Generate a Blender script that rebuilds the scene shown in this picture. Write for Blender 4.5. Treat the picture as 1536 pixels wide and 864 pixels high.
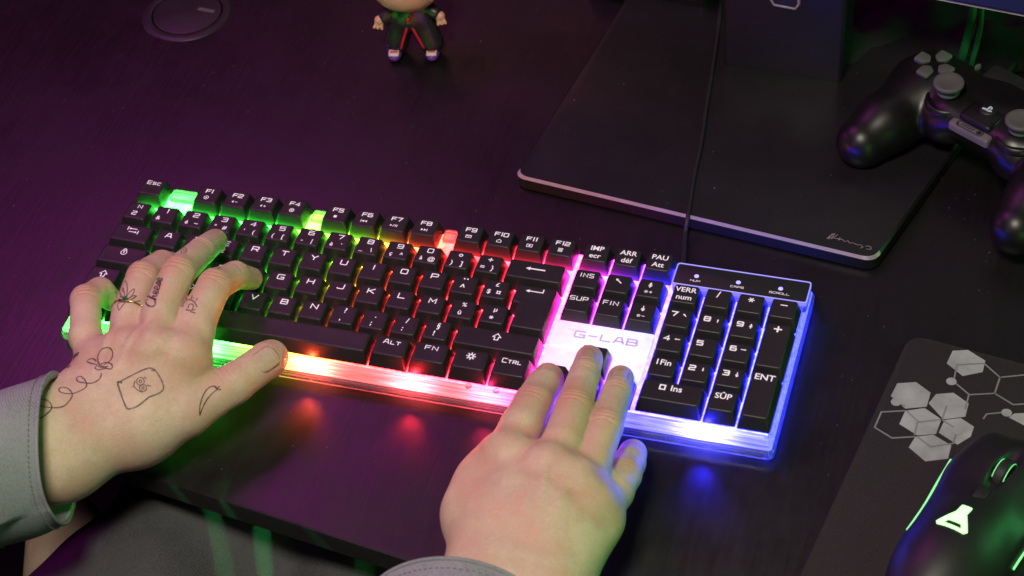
import bpy, bmesh, math, random
import numpy as np
from mathutils import Vector, Matrix, Euler
from mathutils.bvhtree import BVHTree
random.seed(7); np.random.seed(7)
for o in list(bpy.data.objects): bpy.data.objects.remove(o)
S = bpy.context.scene
COL = S.collection
# ------------------------------------------------------------------ camera
CAMC = Vector((0.5495421864912374, -0.8169021334678952, 0.8456406531461941))
CAMR = Matrix([[0.9567182272199649, -0.14788855250207375, 0.2506376064040051],
               [0.28137597933623437, 0.6899149186080591, -0.666966988189528],
               [-0.07428184137232094, 0.7086228765153412, 0.7016664641561978]])
cam = bpy.data.cameras.new('camera'); camo = bpy.data.objects.new('camera', cam); COL.objects.link(camo)
camo.matrix_world = Matrix.Translation(CAMC) @ CAMR.to_4x4()
cam.sensor_width = 36.0; cam.lens = 3000 / 1536 * 36.0
cam.clip_start = 0.01; cam.clip_end = 20
cam.dof.use_dof = True; cam.dof.focus_distance = 1.19; cam.dof.aperture_fstop = 15.0
S.camera = camo
S.view_settings.view_transform = 'Standard'; S.view_settings.look = 'None'
S.view_settings.exposure = 0; S.view_settings.gamma = 1; S.view_settings.use_curve_mapping = False
S.render.engine = 'CYCLES'
S.cycles.use_denoising = True
S.cycles.max_bounces = 8; S.cycles.transmission_bounces = 6; S.cycles.sample_clamp_indirect = 4.0
S.cycles.caustics_reflective = False; S.cycles.caustics_refractive = False
W = bpy.data.worlds.new('World'); S.world = W; W.use_nodes = True
W.node_tree.nodes['Background'].inputs[0].default_value = (0.35, 0.25, 0.4, 1)
W.node_tree.nodes['Background'].inputs[1].default_value = 0.006
# ------------------------------------------------------------------ studio lamps
def lamp(name, kind, loc, target, power, color, size=0.3, size_y=None, spread=None, **kw):
    l = bpy.data.lights.new(name, kind); l.energy = power; l.color = color
    if kind == 'AREA':
        l.size = size
        if size_y: l.shape = 'RECTANGLE'; l.size_y = size_y
        if spread: l.spread = math.radians(spread)
    else:
        l.shadow_soft_size = size
    for k, v in kw.items(): setattr(l, k, v)
    o = bpy.data.objects.new(name, l); COL.objects.link(o); o.location = loc
    o.rotation_euler = (Vector(target) - Vector(loc)).to_track_quat('-Z', 'Y').to_euler()
    return o
lamp('key_softbox', 'AREA', (0.30, -0.66, 1.24), (0.18, -0.2, 0), 12.3, (1.0, 0.93, 0.78), 0.26)
lamp('magenta_backlight', 'AREA', (-0.44, 0.30, 1.08), (0.05, -0.05, 0), 4.0, (0.92, 0.07, 0.78), 0.45)
lamp('magenta_side', 'AREA', (-0.95, 0.15, 0.40), (0.0, -0.05, 0.05), 0.9, (0.95, 0.12, 0.8), 0.3)
lamp('violet_front', 'AREA', (-0.25, -0.95, 0.55), (0.40, 0.2, 0.05), 0.5, (0.85, 0.35, 0.8), 0.25)
lamp('rose_rim', 'AREA', (-0.15, 0.75, 0.6), (0.1, -0.15, 0.05), 0.2, (1.0, 0.30, 0.40), 0.3)
lamp('green_panel', 'AREA', (1.15, 0.25, 0.30), (0.45, 0.0, 0.02), 1.8, (0.12, 1.0, 0.25), 0.2)
lamp('green_low', 'AREA', (0.85, -0.50, 0.16), (0.36, -0.22, 0.03), 0.42, (0.35, 1.0, 0.12), 0.15)
lamp('violet_top', 'AREA', (0.62, 0.55, 1.2), (0.45, -0.1, 0), 0.15, (0.90, 0.72, 0.92), 0.5)

# ------------------------------------------------------------------ helpers
def bp(px, py, z):
    """point at height z (metres) seen at photo pixel px,py"""
    d = CAMR @ Vector(((px - 768) / 3000.0, -(py - 432) / 3000.0, -1.0))
    return CAMC + d * ((z - CAMC.z) / d.z)
def ray(px, py):
    return CAMC.copy(), (CAMR @ Vector(((px - 768) / 3000.0, -(py - 432) / 3000.0, -1.0))).normalized()
def tag(o, label=None, cat=None, group=None, kind=None):
    if label: o['label'] = label
    if cat: o['category'] = cat
    if group: o['group'] = group
    if kind: o['kind'] = kind
    return o
def empty(name, loc, label, cat, rz=0.0, group=None):
    o = bpy.data.objects.new(name, None); COL.objects.link(o); o.location = loc; o.rotation_euler = (0, 0, rz)
    o.empty_display_size = 0.01
    return tag(o, label, cat, group)
def link(name, me, mat=None, parent=None, smooth=None):
    o = bpy.data.objects.new(name, me); COL.objects.link(o)
    if mat and not me.materials: me.materials.append(mat)
    if parent: o.parent = parent
    if smooth is not None: shade(me, smooth)
    return o
def shade(me, ang=40):
    me.shade_smooth() if hasattr(me, 'shade_smooth') else None
    me.polygons.foreach_set('use_smooth', [True] * len(me.polygons))
    if ang < 179: me.set_sharp_from_angle(angle=math.radians(ang))
def mesh(name, v, f):
    me = bpy.data.meshes.new(name); me.from_pydata([tuple(x) for x in v], [], f); me.update(); return me
def world_child(o, parent):
    """o has world-space vertices; keep it there while parented"""
    o.parent = parent; o.matrix_parent_inverse = (Matrix.Translation(parent.location) @ parent.rotation_euler.to_matrix().to_4x4()).inverted()
    return o
def nt(name):
    m = bpy.data.materials.new(name); m.use_nodes = True
    return m, m.node_tree.nodes, m.node_tree.links, m.node_tree.nodes['Principled BSDF']
def P(b, **kw):
    for k, v in kw.items():
        b.inputs[k.replace('_', ' ')].default_value = v if not isinstance(v, tuple) else (*v, 1)[:4]
def bump(N, L, b, tex_out, strength, dist=0.0005):
    bm = N.new('ShaderNodeBump'); bm.inputs['Strength'].default_value = strength; bm.inputs['Distance'].default_value = dist
    L.new(tex_out, bm.inputs['Height']); L.new(bm.outputs[0], b.inputs['Normal']); return bm
def noise(N, L, scale, detail=4, rough=.6, coord='Object', stretch=None, distort=0):
    tc = N.new('ShaderNodeTexCoord'); t = N.new('ShaderNodeTexNoise')
    t.inputs['Scale'].default_value = scale; t.inputs['Detail'].default_value = detail; t.inputs['Roughness'].default_value = rough
    t.inputs['Distortion'].default_value = distort
    if stretch:
        mp = N.new('ShaderNodeMapping'); mp.inputs['Scale'].default_value = stretch[:3]
        if len(stretch) > 3: mp.inputs['Rotation'].default_value = (0, 0, stretch[3])
        L.new(tc.outputs[coord], mp.inputs[0]); L.new(mp.outputs[0], t.inputs['Vector'])
    else: L.new(tc.outputs[coord], t.inputs['Vector'])
    return t
def ramp(N, L, src, stops, interp='LINEAR'):
    r = N.new('ShaderNodeValToRGB'); e = r.color_ramp; e.interpolation = interp
    while len(e.elements) < len(stops): e.elements.new(0.5)
    for i, (p, c) in enumerate(stops):
        e.elements[i].position = p; e.elements[i].color = (*c, 1) if isinstance(c, tuple) else (c, c, c, 1)
    L.new(src, r.inputs[0]); return r

# ------------------------------------------------------------------ materials
def plastic(name, col, rough, bscale=900, bstr=.15, spec=.5, vary=.12):
    m, N, L, b = nt(name); P(b, Roughness=rough); b.inputs['Specular IOR Level'].default_value = spec
    t = noise(N, L, 60, 3); r = ramp(N, L, t.outputs[0], [(.3, tuple(c * (1 - vary) for c in col)), (.7, tuple(c * (1 + vary) for c in col))])
    L.new(r.outputs[0], b.inputs['Base Color'])
    t2 = noise(N, L, 35, 5); r2 = ramp(N, L, t2.outputs[0], [(.3, rough * .85), (.7, min(1, rough * 1.15))]); L.new(r2.outputs[0], b.inputs['Roughness'])
    if bstr: bump(N, L, b, noise(N, L, bscale, 2).outputs[0], bstr, .0003)
    return m
M = {}
M['key'] = plastic('black_keycap_plastic', (.022, .019, .022), .40, 2500, .12)
M['panel'] = plastic('black_panel_plastic', (.016, .015, .018), .45, 2500, .1)
M['rubber'] = plastic('black_rubber', (.012, .012, .013), .6)
M['cable'] = plastic('cable_sleeve', (.018, .017, .019), .5)
M['metal_dark'] = plastic('dark_satin_metal', (.013, .0115, .014), .34, 1800, .06)
M['pale_metal_and_glint'] = plastic('pale_satin_and_glint', (.32, .25, .28), .32, 1800, .05)  # pale trim; also the painted highlight on the foot's front bevel
M['stick'] = plastic('grey_rubber', (.10, .10, .10), .6)
M['pad_shell'] = plastic('controller_shell', (.007, .006, .007), .36, 2200, .1)
M['mouse_shell'] = plastic('mouse_shell', (.012, .012, .013), .48, 2500, .08)
M['vinyl_dark'] = plastic('dark_vinyl', (.024, .018, .022), .35)
M['vinyl_skin'] = plastic('pink_vinyl', (.75, .36, .28), .4, 900, 0)
M['vinyl_red'] = plastic('red_vinyl', (.65, .02, .06), .35, 900, 0)
M['vinyl_purple'] = plastic('purple_vinyl', (.16, .03, .34), .4, 900, 0)
M['vinyl_white'] = plastic('white_vinyl', (.6, .5, .5), .4, 900, 0)
M['gold'] = plastic('gold', (.6, .38, .16), .3, 900, 0); M['gold'].node_tree.nodes['Principled BSDF'].inputs['Metallic'].default_value = 1
M['stone'] = plastic('green_stone', (.01, .16, .06), .1, 900, 0)
M['wall'] = plastic('dark_wall_paint', (.012, .010, .014), .8)
def soft(m, N, L, b):
    tr = N.new('ShaderNodeBsdfTransparent'); mx = N.new('ShaderNodeMixShader'); t = noise(N, L, 700, 4, .7); q = ramp(N, L, t.outputs[0], [(.35, .12), (.7, .62)])
    L.new(q.outputs[0], mx.inputs[0]); L.new(b.outputs[0], mx.inputs[1]); L.new(tr.outputs[0], mx.inputs[2]); L.new(mx.outputs[0], N['Material Output'].inputs[0])
def m_ink():
    m, N, L, b = nt('tattoo_ink'); P(b, Roughness=.5)
    t = noise(N, L, 900, 3); r = ramp(N, L, t.outputs[0], [(.3, (.06, .042, .042)), (.75, (.15, .10, .09))]); L.new(r.outputs[0], b.inputs['Base Color']); soft(m, N, L, b); return m
M['ink'] = m_ink()
def m_faint():
    m, N, L, b = nt('faded_tattoo_ink'); P(b, Roughness=.5)
    t = noise(N, L, 900, 3); r = ramp(N, L, t.outputs[0], [(.3, (.17, .10, .09)), (.75, (.30, .18, .15))]); L.new(r.outputs[0], b.inputs['Base Color']); soft(m, N, L, b); return m
M['ink_faint'] = m_faint()
def m_desk():
    m, N, L, b = nt('black_wood_grain_laminate')
    t = noise(N, L, 60, 6, .65, stretch=(1, .055, 1, math.radians(-4)), distort=.3)
    t2 = noise(N, L, 420, 4, .6, stretch=(1, .06, 1, math.radians(-4)))
    r = ramp(N, L, t.outputs[0], [(.3, (.0055, .0045, .005)), (.5, (.007, .0055, .0065)), (.75, (.009, .007, .0085))])
    L.new(r.outputs[0], b.inputs['Base Color'])
    rr = ramp(N, L, t2.outputs[0], [(.3, .36), (.7, .44)]); L.new(rr.outputs[0], b.inputs['Roughness'])
    t5 = noise(N, L, 9, 7, .7); r5 = ramp(N, L, t5.outputs[0], [(.42, -.05), (.62, .07)]); ar = N.new('ShaderNodeMath'); L.new(rr.outputs[0], ar.inputs[0]); sm = N.new('ShaderNodeMapRange'); sm.inputs[1].default_value = .42; sm.inputs[2].default_value = .62; sm.inputs[3].default_value = -.05; sm.inputs[4].default_value = .06; L.new(t5.outputs[0], sm.inputs[0]); L.new(sm.outputs[0], ar.inputs[1]); L.new(ar.outputs[0], b.inputs['Roughness'])
    b.inputs['Specular IOR Level'].default_value = .42
    bump(N, L, b, t2.outputs[0], .22, .0004)
    return m
M['desk'] = m_desk()
M['desk_edge'] = plastic('black_edge_band', (.010, .010, .010), .55)
def m_legend():
    m, N, L, b = nt('brightened_legend'); P(b, Roughness=.4, Base_Color=(.85, .80, .85))
    b.inputs['Emission Color'].default_value = (.8, .70, .85, 1); b.inputs['Emission Strength'].default_value = .34  # emission added to brighten the lettering
    return m
M['legend'] = m_legend()
M['logo_ink'] = None
RAIN = [(-.02, (.03, 1, .05)), (.104, (.03, 1, .04)), (.120, (.26, 1, .02)), (.134, (.9, .55, .02)), (.147, (1, .10, .02)), (.18, (1, .024, .02)),
        (.250, (1, .022, .05)), (.280, (1, .022, .22)), (.298, (.9, .025, .65)), (.316, (.30, .022, 1)), (.334, (.03, .016, 1)), (.43, (.014, .02, 1))]
def rainbow(N, L):
    tc = N.new('ShaderNodeTexCoord'); sx = N.new('ShaderNodeSeparateXYZ'); L.new(tc.outputs['Object'], sx.inputs[0])
    mr = N.new('ShaderNodeMapRange'); mr.inputs[1].default_value = -.03; mr.inputs[2].default_value = .44
    # the zones slant: further back the same colour sits further to the right
    yy = N.new('ShaderNodeMapRange'); yy.inputs[1].default_value = -.1155; yy.inputs[2].default_value = .0; yy.inputs[3].default_value = 0; yy.inputs[4].default_value = .036; L.new(sx.outputs[1], yy.inputs[0])
    xx = N.new('ShaderNodeMapRange'); xx.inputs[1].default_value = .17; xx.inputs[2].default_value = .29; xx.inputs[3].default_value = 1; xx.inputs[4].default_value = 0; L.new(sx.outputs[0], xx.inputs[0])
    x3 = N.new('ShaderNodeMapRange'); x3.inputs[1].default_value = .112; x3.inputs[2].default_value = .150; L.new(sx.outputs[0], x3.inputs[0])
    p3 = N.new('ShaderNodeMath'); p3.operation = 'MULTIPLY'; L.new(xx.outputs[0], p3.inputs[0]); L.new(x3.outputs[0], p3.inputs[1])
    pr = N.new('ShaderNodeMath'); pr.operation = 'MULTIPLY'; L.new(yy.outputs[0], pr.inputs[0]); L.new(p3.outputs[0], pr.inputs[1])
    df = N.new('ShaderNodeMath'); df.operation = 'SUBTRACT'; L.new(sx.outputs[0], df.inputs[0]); L.new(pr.outputs[0], df.inputs[1])
    L.new(df.outputs[0], mr.inputs[0])
    return ramp(N, L, mr.outputs[0], [((x + .03) / .47, c) for x, c in RAIN]), sx
def rain_at(x):
    xs = [a for a, _ in RAIN]
    return tuple(float(np.interp(x, xs, [c[i] for _, c in RAIN])) for i in range(3))
# LEDs under the clear front bezel: x, strength
LEDS = [(.012, .35), (.088, 1.2), (.156, 1.4), (.218, 1.5), (.262, .55), (.322, .8), (.388, 1.8)]
def m_plate():
    """back-lit diffuser plate: colour and brightness follow the LEDs beneath it"""
    m, N, L, b = nt('backlit_diffuser'); r, sx = rainbow(N, L)
    P(b, Base_Color=(.16, .16, .16), Roughness=.3)
    # gaussians round LEDs
    acc = None
    leds = [(x, -.1125, s * 1.0, .011, .006) for x, s in LEDS] + [(-.001 + .0381 * k, -.004 - .0191 * j, .35, .010, .010) for k in range(12) for j in (0, 2, 4)]
    for x, y, s, wx, wy in leds[:7]:
        e = N.new('ShaderNodeVectorMath'); e.operation = 'SUBTRACT'; tc = N.new('ShaderNodeTexCoord'); L.new(tc.outputs['Object'], e.inputs[0]); e.inputs[1].default_value = (x, y, .0165)
        d = N.new('ShaderNodeVectorMath'); d.operation = 'DIVIDE'; L.new(e.outputs[0], d.inputs[0]); d.inputs[1].default_value = (wx * 1.15, wy * 1.3, 1)
        q = N.new('ShaderNodeVectorMath'); q.operation = 'DOT_PRODUCT'; L.new(d.outputs[0], q.inputs[0]); L.new(d.outputs[0], q.inputs[1])
        g = N.new('ShaderNodeMath'); g.operation = 'MULTIPLY'; L.new(q.outputs['Value'], g.inputs[0]); g.inputs[1].default_value = -1
        h = N.new('ShaderNodeMath'); h.operation = 'EXPONENT'; L.new(g.outputs[0], h.inputs[0])
        w = N.new('ShaderNodeMath'); w.operation = 'MULTIPLY_ADD'; L.new(h.outputs[0], w.inputs[0]); w.inputs[1].default_value = s * 10.0
        if acc: L.new(acc.outputs[0], w.inputs[2])
        else: w.inputs[2].default_value = 1.9
        acc = w
    # brighter towards the numpad and behind the logo
    mr = N.new('ShaderNodeMapRange'); mr.inputs[1].default_value = .24; mr.inputs[2].default_value = .34; mr.inputs[3].default_value = 1; mr.inputs[4].default_value = 1.9; L.new(sx.outputs[0], mr.inputs[0])
    # under the keys the plate is bright and pure; the front lip is milky and only its LED spots are hot
    mk = N.new('ShaderNodeMapRange'); mk.inputs[1].default_value = -.1092; mk.inputs[2].default_value = -.1078; L.new(sx.outputs[1], mk.inputs[0])
    for ax_, p0_, p1_ in ((0, .4225, .4212), (0, -.0004, .0008), (1, .0088, .0076)):
        m2 = N.new('ShaderNodeMapRange'); m2.inputs[1].default_value = p0_; m2.inputs[2].default_value = p1_; L.new(sx.outputs[ax_], m2.inputs[0])
        m3 = N.new('ShaderNodeMath'); m3.operation = 'MULTIPLY'; L.new(mk.outputs[0], m3.inputs[0]); L.new(m2.outputs[0], m3.inputs[1]); mk = m3
    t = noise(N, L, 260, 4, .7); tr = ramp(N, L, t.outputs[0], [(.35, .55), (.65, 1.25)])
    st = noise(N, L, 420, 5, .7, stretch=(.05, 1.6, 1.6)); sr = ramp(N, L, st.outputs[0], [(.36, .40), (.5, 1.0), (.62, 1.7)])
    def mth(op, a, b):
        n = N.new('ShaderNodeMath'); n.operation = op
        for k, q in ((0, a), (1, b)):
            if isinstance(q, (int, float)): n.inputs[k].default_value = q
            else: L.new(q, n.inputs[k])
        return n.outputs[0]
    lip = mth('MULTIPLY', mth('MULTIPLY', acc.outputs[0], sr.outputs[0]), mth('POWER', mr.outputs[0], 0.8)); inner = mth('MULTIPLY', mth('MULTIPLY', mr.outputs[0], 24.0), tr.outputs[0])
    tot = mth('ADD', mth('MULTIPLY', inner, mk.outputs[0]), mth('MULTIPLY', lip, mth('SUBTRACT', 1.0, mk.outputs[0])))
    mc = N.new('ShaderNodeMix'); mc.data_type = 'RGBA'; L.new(mk.outputs[0], mc.inputs[0]); L.new(r.outputs[0], mc.inputs[7])
    pc = N.new('ShaderNodeMix'); pc.data_type = 'RGBA'; pc.inputs[0].default_value = .055; L.new(r.outputs[0], pc.inputs[6]); pc.inputs[7].default_value = (1, 1, 1, 1)
    L.new(pc.outputs[2], mc.inputs[6])
    L.new(mc.outputs[2], b.inputs['Emission Color']); L.new(tot, b.inputs['Emission Strength'])
    return m
M['plate'] = m_plate()
def m_logo_plate():
    m, N, L, b = nt('backlit_logo_plate'); P(b, Base_Color=(.8, .8, .8), Roughness=.35)
    tc = N.new('ShaderNodeTexCoord'); sx = N.new('ShaderNodeSeparateXYZ'); L.new(tc.outputs['Object'], sx.inputs[0])
    mr = N.new('ShaderNodeMapRange'); mr.inputs[1].default_value = .285; mr.inputs[2].default_value = .35; L.new(sx.outputs[0], mr.inputs[0])
    r = ramp(N, L, mr.outputs[0], [(0, (1, .30, .85)), (.35, (.92, .52, 1)), (.6, (.66, .60, 1)), (1, (.42, .48, 1))])
    v = N.new('ShaderNodeTexVoronoi'); v.inputs['Scale'].default_value = 900; L.new(tc.outputs['Object'], v.inputs[0])
    bump(N, L, b, v.outputs[0], .5, .0003)
    t = noise(N, L, 120, 4, .7); tr = ramp(N, L, t.outputs[0], [(.35, .80), (.65, 1.2)])
    L.new(r.outputs[0], b.inputs['Emission Color']); L.new(tr.outputs[0], b.inputs['Emission Strength'])
    return m
M['logo_plate'] = m_logo_plate()
def m_clear():
    m, N, L, b = nt('clear_frosted_acrylic')
    P(b, Base_Color=(.86, .88, .92), Roughness=.14, IOR=1.45); b.inputs['Transmission Weight'].default_value = .92
    tl = N.new('ShaderNodeBsdfTranslucent'); tl.inputs[0].default_value = (.8, .8, .85, 1)
    mx = N.new('ShaderNodeMixShader'); mx.inputs[0].default_value = .20; L.new(b.outputs[0], mx.inputs[1]); L.new(tl.outputs[0], mx.inputs[2])
    L.new(mx.outputs[0], N['Material Output'].inputs[0])
    bump(N, L, b, noise(N, L, 300, 3, stretch=(.15, 1, 1)).outputs[0], .35, .0005)
    return m
M['clear'] = m_clear()
def m_glow(name, col, s):
    m, N, L, b = nt(name); P(b, Base_Color=(.5, .5, .5) if s > .5 else (.01, .01, .015), Roughness=.45)
    b.inputs['Emission Color'].default_value = (*col, 1); b.inputs['Emission Strength'].default_value = s; return m
M['logo_ink'] = m_glow('lavender_lettering', (.42, .26, .80), .62)
M['led_blue'] = m_glow('status_led', (.22, .2, 1), 1.6)
M['glow_green'] = m_glow('green_light_strip', (.10, 1, .22), 1.0)
M['glow_logo'] = m_glow('green_lit_emblem', (.30, 1, .28), 2.0)
def m_skin(name, tint=(1, 1, 1)):
    m, N, L, b = nt(name)
    a, c, d = (.64, .475, .335), (.71, .555, .40), (.67, .43, .31)
    mul = lambda k: tuple(x * y for x, y in zip(k, tint))
    t = noise(N, L, 38, 5, .62); r = ramp(N, L, t.outputs[0], [(.36, mul(d)), (.48, mul(a)), (.62, mul(c))])
    t2 = noise(N, L, 600, 4, .7); r2 = ramp(N, L, t2.outputs[0], [(.25, .90), (.6, 1.0)])
    mx = N.new('ShaderNodeMix'); mx.data_type = 'RGBA'; mx.blend_type = 'MULTIPLY'; mx.inputs[0].default_value = 1
    L.new(r.outputs[0], mx.inputs[6]); L.new(r2.outputs[0], mx.inputs[7]); 
    at = N.new('ShaderNodeAttribute'); at.attribute_name = 'blush'; bl = N.new('ShaderNodeMix'); bl.data_type = 'RGBA'; bl.blend_type = 'MULTIPLY'
    L.new(at.outputs['Fac'], bl.inputs[0]); L.new(mx.outputs[2], bl.inputs[6]); bl.inputs[7].default_value = (.88, .60, .56, 1)
    L.new(bl.outputs[2], b.inputs['Base Color'])
    P(b, Roughness=.48); b.inputs['Specular IOR Level'].default_value = .4
    b.inputs['Subsurface Weight'].default_value = .35; b.inputs['Subsurface Radius'].default_value = (1, .35, .18); b.inputs['Subsurface Scale'].default_value = .004
    v = N.new('ShaderNodeTexVoronoi'); v.inputs['Scale'].default_value = 1100; tc = N.new('ShaderNodeTexCoord'); L.new(tc.outputs['Object'], v.inputs[0])
    ad = N.new('ShaderNodeMath'); ad.operation = 'MULTIPLY_ADD'; L.new(v.outputs[0], ad.inputs[0]); ad.inputs[1].default_value = .35; L.new(noise(N, L, 220, 5, .7).outputs[0], ad.inputs[2])
    v2 = N.new('ShaderNodeTexVoronoi'); v2.feature = 'DISTANCE_TO_EDGE'; v2.inputs['Scale'].default_value = 480; nd = noise(N, L, 90, 3)
    mv = N.new('ShaderNodeMix'); mv.data_type = 'VECTOR'; mv.inputs[0].default_value = .03; L.new(tc.outputs['Object'], mv.inputs[4]); L.new(nd.outputs['Color'], mv.inputs[5]); L.new(mv.outputs[1], v2.inputs[0])
    c2 = ramp(N, L, v2.outputs[0], [(0, 0.0), (.22, 1.0)])
    a3 = N.new('ShaderNodeMath'); a3.operation = 'MULTIPLY_ADD'; L.new(c2.outputs[0], a3.inputs[0]); a3.inputs[1].default_value = .28; L.new(ad.outputs[0], a3.inputs[2])
    bump(N, L, b, a3.outputs[0], .42, .0008)
    return m
M['skin'] = m_skin('skin')
M['nail'] = m_skin('fingernail', (1.0, .92, .92)); M['nail'].node_tree.nodes['Principled BSDF'].inputs['Roughness'].default_value = .25
def m_denim(name, lo, hi, sc):
    m, N, L, b = nt(name); P(b, Roughness=.9); b.inputs['Specular IOR Level'].default_value = .1
    tc = N.new('ShaderNodeTexCoord')
    w = N.new('ShaderNodeTexWave'); w.inputs['Scale'].default_value = sc; w.inputs['Distortion'].default_value = 3.5; w.inputs['Detail'].default_value = 3; w.inputs['Detail Scale'].default_value = 4; w.bands_direction = 'DIAGONAL'
    L.new(tc.outputs['Object'], w.inputs[0])
    t = noise(N, L, 700, 5, .75); t2 = noise(N, L, 22, 5, .6)
    m1 = N.new('ShaderNodeMath'); m1.operation = 'MULTIPLY_ADD'; L.new(w.outputs['Fac'], m1.inputs[0]); m1.inputs[1].default_value = .28; L.new(t.outputs[0], m1.inputs[2])
    m2 = N.new('ShaderNodeMath'); m2.operation = 'MULTIPLY_ADD'; L.new(t2.outputs[0], m2.inputs[0]); m2.inputs[1].default_value = .6; L.new(m1.outputs[0], m2.inputs[2])
    r = ramp(N, L, m2.outputs[0], [(.55, lo), (1.0, hi)]); L.new(r.outputs[0], b.inputs['Base Color'])
    bump(N, L, b, m1.outputs[0], .5, .0006)
    return m
M['denim'] = m_denim('grey_washed_denim', (.12, .126, .142), (.31, .318, .345), 420)
M['denim_dark'] = m_denim('dark_grey_denim', (.032, .033, .035), (.088, .089, .092), 420)
M['thread'] = plastic('seam_thread', (.22, .20, .17), .8)
def m_fabric_pad():
    m, N, L, b = nt('mouse_mat_fabric'); P(b, Roughness=.9); b.inputs['Specular IOR Level'].default_value = .15
    t = noise(N, L, 1400, 3, .8); r = ramp(N, L, t.outputs[0], [(.3, (.021, .018, .019)), (.7, (.044, .038, .039))]); L.new(r.outputs[0], b.inputs['Base Color'])
    bump(N, L, b, t.outputs[0], .4, .0004); return m
M['mat'] = m_fabric_pad()
M['print'] = plastic('grey_print', (.36, .36, .38), .8, 1400, .3, vary=.2)
M['print_line'] = plastic('grey_print_line', (.22, .22, .23), .8, 1400, .3)
M['cloth'] = m_denim('dark_cloth', (.008, .008, .008), (.020, .020, .020), 300)

# ------------------------------------------------------------------ mesh builders
def fillet(pts, r, n=3):
    out = []; m = len(pts)
    for i in range(m):
        p0, p, p1 = Vector(pts[i - 1]), Vector(pts[i]), Vector(pts[(i + 1) % m])
        a = (p0 - p).normalized(); c = (p1 - p).normalized(); q0 = p + a * r; q1 = p + c * r
        for k in range(n + 1):
            t = k / n; out.append(q0 * (1 - t) ** 2 + p * 2 * t * (1 - t) + q1 * t * t)
    return out
def inset(pts, d):
    m = len(pts); out = []
    for i in range(m):
        p0, p, p1 = Vector(pts[i - 1]), Vector(pts[i]), Vector(pts[(i + 1) % m])
        a = (p - p0).normalized(); c = (p1 - p).normalized()
        na = Vector((-a.y, a.x)); nc = Vector((-c.y, c.x))
        out.append(p + (na + nc) * d / (1 + na.dot(nc)))
    return out
def rect(x0, y0, x1, y1): return [(x0, y0), (x1, y0), (x1, y1), (x0, y1)]
def loft(name, pts, rings, r=.001, n=3, cap_bottom=False):
    """rings: (inset, z, fillet, dy) of an anticlockwise outline"""
    v, f = [], []; cnt = None
    for (ins, z, rr, dy) in rings:
        ring = fillet(inset(pts, ins), rr, n); cnt = len(ring)
        v += [(q.x, q.y + dy, z) for q in ring]
    for k in range(len(rings) - 1):
        for i in range(cnt):
            j = (i + 1) % cnt; f.append((k * cnt + i, k * cnt + j, (k + 1) * cnt + j, (k + 1) * cnt + i))
    f.append(tuple(range((len(rings) - 1) * cnt, len(rings) * cnt)))
    if cap_bottom: f.append(tuple(reversed(range(cnt))))
    return mesh(name, v, f)
def slab(name, pts, z0, z1, bev=.0006, r=.002, n=4):
    return loft(name, pts, [(bev, z0, max(r - bev, .0001), 0), (0, z0 + bev, r, 0), (0, z1 - bev, r, 0), (bev * .3, z1 - bev * .3, r, 0), (bev, z1, max(r - bev, .0001), 0)], n=n, cap_bottom=True)
def frame_mesh(name, outer, inner_in, z0, z1, r, bev=.0008, n=5):
    """rectangular ring"""
    v, f = [], []
    prof = [(bev, z0), (0, z0 + bev), (0, z1 - bev), (bev, z1), (inner_in - bev, z1), (inner_in, z1 - bev), (inner_in, z0 + bev), (inner_in - bev, z0)]
    for ins, z in prof:
        ring = fillet(inset(outer, ins), max(r - ins, .0005), n); c = len(ring); v += [(q.x, q.y, z) for q in ring]
    K = len(prof)
    for k in range(K):
        for i in range(c):
            j = (i + 1) % c; k2 = (k + 1) % K
            f.append((k * c + i, k * c + j, k2 * c + j, k2 * c + i))
    return mesh(name, v, f)
def lathe(name, prof, seg=32):
    v, f = [], []; n = len(prof)
    for i in range(seg):
        a = 2 * math.pi * i / seg
        v += [(r * math.cos(a), r * math.sin(a), z) for r, z in prof]
    for i in range(seg):
        j = (i + 1) % seg
        for k in range(n - 1): f.append((i * n + k, j * n + k, j * n + k + 1, i * n + k + 1))
    me = mesh(name, v, f)
    bm = bmesh.new(); bm.from_mesh(me); bmesh.ops.remove_doubles(bm, verts=bm.verts, dist=1e-6)
    bmesh.ops.holes_fill(bm, edges=[e for e in bm.edges if e.is_boundary]); bmesh.ops.recalc_face_normals(bm, faces=bm.faces)
    bm.to_mesh(me); bm.free(); return me
def tube(name, pts, r, seg=10, closed=False, flat=1.0):
    pts = [Vector(p) for p in pts]; n = len(pts); v, f = [], []
    rs = r if isinstance(r, (list, tuple)) else [r] * n
    up = Vector((0, 0, 1)); prev = None
    for i in range(n):
        t = (pts[(i + 1) % n] - pts[i - 1]) if closed else (pts[min(i + 1, n - 1)] - pts[max(i - 1, 0)])
        t.normalize()
        if prev is None: a = t.cross(up); a = a if a.length > 1e-3 else t.cross(Vector((1, 0, 0)))
        else: a = prev - t * prev.dot(t)
        a.normalize(); prev = a; b = t.cross(a)
        for k in range(seg):
            q = 2 * math.pi * k / seg; v.append(pts[i] + a * math.cos(q) * rs[i] + b * math.sin(q) * rs[i] * flat)
    for i in range(n if closed else n - 1):
        i2 = (i + 1) % n
        for k in range(seg): f.append((i * seg + k, i2 * seg + k, i2 * seg + (k + 1) % seg, i * seg + (k + 1) % seg))
    if not closed: f.append(tuple(range(seg))); f.append(tuple(reversed(range((n - 1) * seg, n * seg))))
    me = mesh(name, v, f)
    bm = bmesh.new(); bm.from_mesh(me); bmesh.ops.recalc_face_normals(bm, faces=bm.faces); bm.to_mesh(me); bm.free()
    return me
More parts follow.
